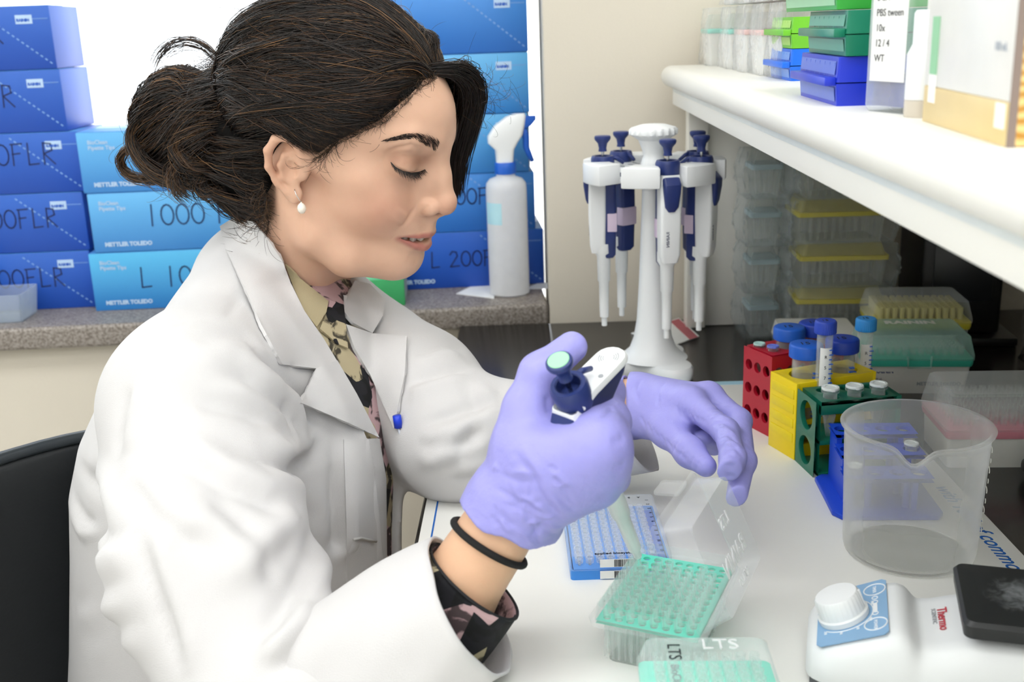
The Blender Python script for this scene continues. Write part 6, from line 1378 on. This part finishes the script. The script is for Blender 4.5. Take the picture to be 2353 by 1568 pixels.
def patch(name, poly, m, off, parent, thick=.0022, step=9, bulge=.0, target=None, edge_off=0.0):
    """piece of cloth cut to an outline seen in the photograph and laid over the body at its own distance"""
    tg = target or _all; P = np.array(poly, float); lo, hi = P.min(0), P.max(0)
    bm = bmesh.new(); vs = [bm.verts.new((p[0], p[1], 0)) for p in P]; fc = bm.faces.new(vs)
    for ax_ in (0, 1):
        q = lo[ax_]+step
        while q < hi[ax_]:
            n_ = (1, 0, 0) if ax_ == 0 else (0, 1, 0); c_ = (q, 0, 0) if ax_ == 0 else (0, q, 0)
            bmesh.ops.bisect_plane(bm, geom=bm.verts[:]+bm.edges[:]+bm.faces[:], plane_co=c_, plane_no=n_); q += step
    bm.verts.ensure_lookup_table(); D = np.full(len(bm.verts), np.nan); XY = np.array([(v_.co.x, v_.co.y) for v_ in bm.verts])
    for i, (x, y) in enumerate(XY):
        h = tg.ray_cast(Vector(CC), ray(x, y))[0]
        if h: D[i] = (np.array(h)-CC)@CF
    ok = ~np.isnan(D); med = np.median(D[ok])
    ok &= np.abs(D-med) < .11
    for i in np.where(~ok)[0]: D[i] = D[ok][np.argmin(((XY[ok]-XY[i])**2).sum(1))]
    for _ in range(6):                                       # let the cloth bridge small steps
        D2 = D.copy()
        for v_ in bm.verts:
            nb = [e.other_vert(v_).index for e in v_.link_edges]
            if nb: D2[v_.index] = min(D[v_.index]+.002, .5*D[v_.index]+.5*np.mean(D[nb]))
        D = D2
    c = P.mean(0); ext = np.abs(P-c).max()
    for i, v_ in enumerate(bm.verts):
        r_ = min(1, np.linalg.norm(XY[i]-c)/ext); v_.co = Vector(A3(XY[i, 0], XY[i, 1], D[i]-off-bulge*(1-r_**2)))
    bmesh.ops.recalc_face_normals(bm, faces=bm.faces); f0 = bm.faces[:]
    if f0 and (Vector(CC)-f0[0].calc_center_median()).dot(f0[0].normal) < 0: bmesh.ops.reverse_faces(bm, faces=bm.faces)
    bmesh.ops.solidify(bm, geom=bm.faces[:], thickness=thick)
    for fc in bm.faces: fc.smooth = True
    for e in bm.edges: e.smooth = not (len(e.link_faces) == 2 and e.calc_face_angle(0) > .9)
    me = bpy.data.meshes.new(name); bm.to_mesh(me); bm.free(); me.materials.append(m); return link(name, me, parent)
M_khaki = cloth_mat('khaki_print', '#b3a684', .3)
patch('shirt_collar', [(655, 608), (690, 640), (755, 692), (750, 718), (728, 752), (700, 715), (672, 655)], M_khaki, .006, shirt)
patch('shirt_collar', [(758, 690), (790, 700), (795, 745), (800, 800), (775, 790), (735, 755), (752, 718)], M_shirt, .007, shirt)
patch('collar', [(505, 520), (540, 498), (580, 510), (612, 545), (650, 602), (668, 650), (700, 715), (745, 780), (775, 830), (728, 847), (650, 838), (600, 745), (560, 655), (520, 575)], M_coat, .010, coat, .003, bulge=.008)
patch('lapel', [(775, 828), (820, 905), (872, 1006), (800, 972), (692, 926), (727, 846)], M_coat, .014, coat, .003, bulge=.005)
patch('collar', [(815, 645), (850, 652), (884, 688), (882, 722), (856, 766), (812, 742), (790, 715), (795, 690)], M_coat, .010, coat, .003)
patch('lapel', [(795, 745), (856, 766), (935, 772), (930, 860), (915, 930), (905, 985), (880, 930), (850, 860), (815, 800)], M_coat, .008, coat, .003)
# buttonhole on the front band
patch('front_band', [(790, 1010), (872, 1008), (888, 1100), (890, 1330), (800, 1400), (796, 1200)], M_coat, .004, coat, .0025, step=12)
_q = [np.array(_all.ray_cast(Vector(CC), ray(x, y))[0])-CF*.0075 for x, y in ((816, 1237), (832, 1234), (850, 1238), (867, 1241))]
MB().tube([Vector(p) for p in _q], .0014, 6).build('buttonhole', cloth_mat('white_stitch', '#bcbab6'), coat, smooth=True)
# pen clipped inside the far front
_h = _all.ray_cast(Vector(CC), ray(868+46, 968))[0]; pe = np.array(_h)-CF*.006; tag_ = MB().tube([Vector(pe+np.array([0, 0, .006])), Vector(pe+np.array([.001, 0, -.006]))], .0042, 10); pen = tag(tag_.build('pen', mat('blue_pen', '#1b3fd0', .35), smooth=True), 'blue pen clipped in the far breast pocket of the lab coat', 'pen')
MB().tube([Vector(pe+np.array([.001, -.002, -.006])), Vector(pe+np.array([.004, -.002, -.020])), Vector(pe+np.array([.002, -.002, -.024]))], .0014, 8).build('clip', mat('grey_clip', '#b9bcc4', .4), pen, smooth=True)

# ---- cuffs: open tubes with real thickness
def tube_cuff(name, axis, radii, m, parent, sq=1.0, thick=.0022, n=72, wob=.002, up=(0, 0, 1), k=3, tilt=0.0):
    P = [Vector(p) for p in axis]; rings = []
    for i, p in enumerate(P):
        t = (P[min(i+1, len(P)-1)]-P[max(i-1, 0)]).normalized(); U = Vector(up); U = (U-t*U.dot(t)).normalized(); W_ = t.cross(U)
        rings.append([p+(U*math.cos(a)*sq+W_*math.sin(a))*(radii[i]+wob*math.sin(k*a+i*.16)+.45*wob*math.sin(5*a-i*.22+1.0)+.25*wob*math.sin(9*a+i*.3))+t*tilt*math.cos(a)*(i/(len(P)-1)) for a in np.linspace(0, 2*PI, n+1)[:-1]])
    inner = []
    for i in range(len(P)-1, -1, -1):
        inner.append([q+(P[i]-q).normalized()*thick for q in rings[i]])
    mb = MB(); loft(mb, rings+inner, cap=False); return mb.build(name, m, parent, smooth=True)
ax0 = CUFR1-CSD*.135
pts = [ax0+(CUFR1-ax0)*q for q in np.linspace(0, 1, 24)]
cuff = tube_cuff('sleeve_cuff', pts, list(np.interp(np.linspace(0, 1, 24), [0, .18, .35, 1], [.050, .0570, .0572, .0540])), M_coat, coat, wob=.0026)
fw = (WRR-ELR); fw /= np.linalg.norm(fw); ARM = lambda t: WRR+(ELR-WRR)*t
SC1 = ARM(.235)+np.array([.004, 0, -.006]); s0 = SC1-fw*.045; pts = [s0+(SC1-s0)*q for q in np.linspace(0, 1, 10)]
scf = tube_cuff('shirt_cuff', pts, [.036+.003*q for q in np.linspace(0, 1, 10)], M_shirt, shirt, wob=.0012, tilt=.004)
rim = [];
for a in np.linspace(0, 2*PI, 41): 
    t = Vector(fw); U = Vector((0, 0, 1)); U = (U-t*U.dot(t)).normalized(); W_ = t.cross(U); rim.append(Vector(SC1)+(U*math.cos(a)+W_*math.sin(a))*.0388+t*.004*math.cos(a))
MB().tube(rim, .0013, 6, cap=False).build('cuff_piping', mat('black_piping', '#17171a', .7), scf, smooth=True)
ax0 = A3(1180, 1008, 1.085); pts = [ax0+(CUFL1-ax0)*q for q in np.linspace(0, 1, 16)]
cuffL = tube_cuff('sleeve_cuff', pts, list(np.interp(np.linspace(0, 1, 16), [0, .25, 1], [.044, .0535, .0510])), M_coat, coat, wob=.0020, tilt=-.020)
# wrist band: black hair tie
hb = ARM(.125); t = Vector(fw); U = Vector((0, 0, 1)); U = (U-t*U.dot(t)).normalized(); W_ = t.cross(U)
ht = MB().tube([Vector(hb)+(U*math.cos(a)+W_*math.sin(a))*.0290+t*.003*math.sin(a) for a in np.linspace(0, 2*PI, 49)], .0026, 10, cap=False).build('hair_tie', mat('black_elastic', '#121212', .8, bump=.4, bscale=1500), person, smooth=True); ht['label'] = 'black elastic hair tie round the wrist'
# ================================================================== gloved hands
def glove_mat():
    m = mat('violet_nitrile', '#9a98da', .40, var=.06, scale=30, sss=.2, spec=.45, bump=.35, bscale=130); return m
M_glove = glove_mat()
def J(*a): return A3(*a)
def hand_mesh(name, F, folds, label, rough=None):
    V, Fc = F.mesh(2); N = vnormals(V, Fc); bv = BVHTree.FromPolygons([tuple(q) for q in V], [tuple(int(i) for i in q) for q in Fc])
    for P, amp, wd in folds:
        Q = []
        for x, y in P:
            h = bv.ray_cast(Vector(CC), ray(x, y))[0]
            if h: Q.append(np.array(h))
        if len(Q) > 1: V = brush(V, N, Q, amp, wd)
    o = np_mesh(name, V, Fc, M_glove, person); o['label'] = label; return o
# right hand: closed round the pipette, thumb on top
rw = J(1186, 1152, .760)
pts_all = np.array([J(1080, 1270, .74), J(1470, 740, .82), J(1300, 1300, .70), J(1200, 900, .66)])
R_ = Field((-.075, .60, B+.03), (.115, .83, B+.275), .0014)
I0, M0, G0, L0 = J(1372, 1000, .724), J(1386, 1028, .718), J(1388, 1072, .728), J(1372, 1112, .742)
for mc, r in ((I0, .0150), (M0, .0155), (G0, .0150), (L0, .0145)): R_.cap(rw, mc, .0230, r, .018)
R_.cap(J(1250, 1085, .742), J(1345, 1040, .724), .0225, .0190, .02)
R_.chain([I0, J(1393, 902, .770), J(1352, 890, .798), J(1310, 905, .80)], [.0138, .0118, .0100, .0090], .010)
R_.chain([M0, J(1405, 972, .750), J(1370, 960, .785), J(1325, 965, .79)], [.0140, .0118, .0105, .009], .010)
R_.chain([G0, J(1412, 1042, .768), J(1372, 1022, .795), J(1330, 1015, .795)], [.0138, .0115, .0100, .009], .010)
R_.chain([L0, J(1408, 1098, .780), J(1365, 1075, .80), J(1335, 1060, .80)], [.0130, .0105, .0092, .0085], .010)
T1, T2, T3 = J(1214, 940, .748), J(1240, 858, .748), J(1314, 798, .756)
R_.chain([J(1195, 1110, .755), J(1208, 1025, .748), T1], [.024, .0215, .0170], .014); R_.chain([T1, T2, T3], [.0165, .0132, .0110], .008)
R_.cap(J(1240, 1045, .732), J(1330, 1035, .726), .019, .016, .012)
wd0 = ARM(-.02); wd1 = ARM(.045)
R_.chain([rw, wd0+(wd1-wd0)*.3, wd1+(wd1-wd0)*.35], [.0270, .0305, .0325], .012)
R_.ell(wd1+np.array([.026, .004, -.008]), (.012, .012, .012), .016)
ed = wd1-wd0; ed /= np.linalg.norm(ed); cutn = ed+np.array([.10, 0, -.12]); R_.plane_cut(wd1+ed*.004, cutn, .0022)
rf = [([(1175, 1030), (1215, 1080), (1260, 1160), (1295, 1195)], -.0016, .0030), ([(1195, 1020), (1235, 1075), (1275, 1150), (1305, 1190)], .0014, .0030), ([(1150, 1090), (1200, 1110), (1240, 1100)], -.0013, .0024), ([(1135, 1120), (1190, 1150), (1245, 1180)], -.0014, .0026), ([(1170, 1085), (1185, 1130), (1215, 1180)], .0012, .0024), ([(1250, 1200), (1225, 1235)], -.0015, .003),
      ([(1412, 936), (1395, 950), (1380, 965)], -.0016, .0024), ([(1425, 925), (1400, 938)], .0010, .0022), ([(1436, 1000), (1425, 1012), (1400, 1018)], -.0010, .0030), ([(1440, 1066), (1425, 1072), (1405, 1074)], -.0010, .0030), ([(1260, 905), (1258, 935), (1268, 955)], -.0014, .0030), ([(1355, 905), (1375, 930)], -.0008, .003), ([(1290, 968), (1330, 972)], -.0010, .004)]
for k in range(26):
    x0, y0 = rng.uniform(1130, 1290), rng.uniform(1070, 1215); dx, dy = rng.normal(34, 18), rng.normal(26, 26); rf.append(([(x0, y0), (x0+dx*.5, y0+dy*.5+rng.normal(0, 5)), (x0+dx, y0+dy)], rng.choice([-1, 1])*.0011, .0018))
gloveR = hand_mesh('glove', R_, rf, 'violet nitrile glove on the hand gripping the pipette')
# left hand: holding the lid, fingers hanging down
lw_ = J(1470, 930, 1.030)
Lf = Field((.085, .80, B-.02), (.235, 1.16, B+.205), .0014)
i0, m0, g0, p0 = J(1588, 928, .972), J(1628, 912, .992), J(1635, 920, 1.016), J(1610, 938, 1.034)
for mc, r in ((i0, .0135), (m0, .0135), (g0, .0125), (p0, .0120)): Lf.cap(lw_, mc, .0215, r, .016)
Lf.chain([i0, J(1668, 992, .922), J(1684, 1052, .876), J(1668, 1112, .850)], [.0125, .0105, .0100, .0088], .007)
Lf.chain([m0, J(1698, 968, .962), J(1708, 1060, .900), J(1692, 1146, .868)], [.0125, .0105, .0100, .0085], .007)
Lf.chain([g0, J(1672, 985, 1.000), J(1640, 1020, .985), J(1618, 1010, .965)], [.0118, .0100, .0092, .0080], .007)
Lf.chain([p0, J(1630, 990, 1.020), J(1605, 1005, 1.000), J(1592, 990, .985)], [.0110, .0092, .0085, .0075], .007)
Lf.chain([J(1490, 958, 1.010), J(1535, 990, .975), J(1585, 1040, .938), J(1622, 1072, .915)], [.0185, .0145, .0118, .0092], .010)
Lf.cap(J(1500, 945, 1.015), J(1570, 945, .985), .0200, .0160, .018)
cl0 = WRL; cl1 = WRL+(ELL-WRL)/np.linalg.norm(ELL-WRL)*.020
Lf.chain([lw_, cl0, cl1], [.0250, .0285, .0305], .010); Lf.plane_cut(cl0+(cl1-cl0)*.15, (cl1-cl0)+np.array([0, 0, .004]))
lf = [([(1475, 870), (1460, 900), (1470, 930)], -.0013, .0022), ([(1530, 878), (1512, 910), (1512, 940)], -.0012, .0020), ([(1560, 875), (1550, 905)], -.0008, .0018)]
for k in range(8): lf.append(([(1615+7*k, 935+15*k), (1640+7*k, 925+15*k), (1672+5*k, 935+17*k)], -.0011 if k % 2 else .0009, .0020))
for k in range(9): lf.append(([(1640+4*k, 930+23*k), (1690, 935+23*k)], -.0008, .0018))
for k in range(7): lf.append(([(1470+15*k, 955+14*k), (1485+15*k, 985+12*k)], -.0008, .0018))
for k in range(6): lf.append(([(1570+9*k, 900+5*k), (1556+10*k, 940+4*k), (1566+12*k, 975)], -.0008, .0016))
for k in range(5): lf.append(([(1560+12*k, 1015+11*k), (1545+14*k, 1042+10*k)], -.0009, .0018))
gloveL = hand_mesh('glove', Lf, lf, 'violet nitrile glove on the hand lifting the tip box lid')
# rolled glove edges
def bead(c, n_, r, parent, sq=1.0):
    t = Vector(n_).normalized(); U = Vector((0, 0, 1)); U = (U-t*U.dot(t)).normalized(); W_ = t.cross(U); return MB().tube([Vector(c)+(U*math.cos(a)*sq+W_*math.sin(a))*r for a in np.linspace(0, 2*PI, 49)], .0011, 8, cap=False).build('rolled_edge', M_glove, parent, smooth=True)
bead(cl0+(cl1-cl0)*.15, cl1-cl0, .0287, gloveL)
# watch strap on the left wrist
wc = WRL+(ELL-WRL)/np.linalg.norm(ELL-WRL)*.020; t = Vector((ELL-WRL)).normalized(); U = Vector((0, 0, 1)); U = (U-t*U.dot(t)).normalized(); W_ = t.cross(U); sm_ = None
wt = MB().tube([Vector(wc)+(U*math.cos(a)+W_*math.sin(a))*.0285 for a in np.linspace(0, 2*PI, 49)], .0015, 6, cap=False).build('watch_strap', mat('steel', '', 0), person, smooth=True)
for k in range(64):
    a = 2*PI*k/64; c = Vector(wc)+(U*math.cos(a)+W_*math.sin(a))*.0297
    if sm_ is None: sm_ = MB().box((-.0060, -.0009, -.0009), (.0060, .0009, .0009)).build('link', mat('steel', '', 0), wt)
    else: q = sm_.copy(); COL.objects.link(q); q.parent = wt
    q = sm_ if k == 0 else q; q.matrix_local = T(*c) @ Matrix((t, -U*math.sin(a)+W_*math.cos(a), U*math.cos(a)+W_*math.sin(a))).transposed().to_4x4()

# ---- the pipette in the right hand
B0 = at(1283, 828, d=.70); T0 = at(1466, 1279, z=B+.052); axv = (B0-T0); Lp = axv.length; axv.normalize()
hp = make_pipette('pipette with green button held in the gloved right hand', None, mat('mint_disc', '#9fe0b0', .4))
S_ = Lp/.2497
hook = (at(1385, 800, d=.735)-B0); hook = (hook-axv*hook.dot(axv)).normalized(); yv = axv.cross(hook)
hp.matrix_world = Matrix(((hook.x*S_, yv.x*S_, axv.x*S_, T0.x), (hook.y*S_, yv.y*S_, axv.y*S_, T0.y), (hook.z*S_, yv.z*S_, axv.z*S_, T0.z), (0, 0, 0, 1)))
# ---- chair
ca, cb = at(155, 1008, z=B+.055), at(0, 1072, z=B+.055)
dirn = (ca-cb).normalized(); ang = math.atan2(dirn.y, dirn.x)-PI/2
cm = ca+dirn*.02
ch = empty('office_chair', 'black padded office chair behind the person in the lab coat', 'chair', (cm.x, cm.y, 0), ang)
M_vinyl = mat('black_vinyl', '#1d2022', .38, var=.1, scale=50, bump=.15, bscale=260); M_pipe = mat('dark_piping', '#2c3236', .3)
# backrest: local y along its width (0 at the far end, negative nearer), local x forward
rows = []
for zc in np.linspace(B-.36, B+.055, 14):
    e = min(1, (B+.055-zc)/.05); ww = .46*(1-.06*(1-e)**2); yy = []
    for q in np.linspace(0, 1, 17): y_ = .03-ww*q; yy.append((.030*math.cos(PI*(q-.5))*-1+.020-.10*(B+.055-zc)*.3+.0, y_, zc-.012*(1-e)*abs(2*q-1)**4))
    rows.append(yy)
V = []; Fq = []; nn_ = 17
for yy in rows: V += yy
for yy in rows: V += [(x-.045, y, z) for x, y, z in yy]
k0 = len(rows)*nn_
for i in range(len(rows)-1):
    for j in range(nn_-1): a_ = i*nn_+j; Fq += [(a_, a_+1, a_+nn_+1, a_+nn_), (k0+a_, k0+a_+nn_, k0+a_+nn_+1, k0+a_+1)]
for j in range(nn_-1): Fq += [(j, k0+j, k0+j+1, j+1), ((len(rows)-1)*nn_+j, (len(rows)-1)*nn_+j+1, k0+(len(rows)-1)*nn_+j+1, k0+(len(rows)-1)*nn_+j)]
for i in range(len(rows)-1): Fq += [(i*nn_, (i+1)*nn_, k0+(i+1)*nn_, k0+i*nn_), (i*nn_+nn_-1, k0+i*nn_+nn_-1, k0+(i+1)*nn_+nn_-1, (i+1)*nn_+nn_-1)]
bk_ = MB().add(V, Fq).build('backrest', M_vinyl, ch, bevel=.010, segs=4, smooth=True)
MB().tube([(p[0]-.006, p[1], p[2]+.004) for p in rows[-1]], .0065, 10).build('top_piping', M_pipe, bk_, smooth=True)
m = MB(); loft(m, [rrect(.02, .46, -.44, .02, .285, .05), rrect(0, .48, -.46, .04, .30, .06), rrect(0, .48, -.46, .04, .335, .06), rrect(.03, .45, -.43, .01, .345, .05)]); m.build('seat', M_vinyl, ch, smooth='auto')
MB().tube([(-.02, -.21, B-.30), (-.05, -.21, .30), (.05, -.21, .27), (.2, -.21, .27)], .018, 10).build('back_support', M_black, ch, smooth=True)
MB().lathe([(.03, .09), (.03, .20), (.02, .20), (.02, .285)], 20, T(.24, -.21, 0), cap=True).build('gas_column', M_black, ch, smooth='auto')
for k in range(5):
    a_ = 2*PI*k/5+.3; lg = MB().tube([(.24+.02*math.cos(a_), -.21+.02*math.sin(a_), .11), (.24+.29*math.cos(a_), -.21+.29*math.sin(a_), .075)], [.024, .016], 10).build('base_leg', M_black, ch, smooth=True)
    MB().lathe([(.004, -.012), (.027, -.012), (.027, .012), (.004, .012)], 18, T(.24+.29*math.cos(a_), -.21+.29*math.sin(a_), .028) @ RX(PI/2) @ RY(a_)).build('castor', M_black, lg, smooth='auto')
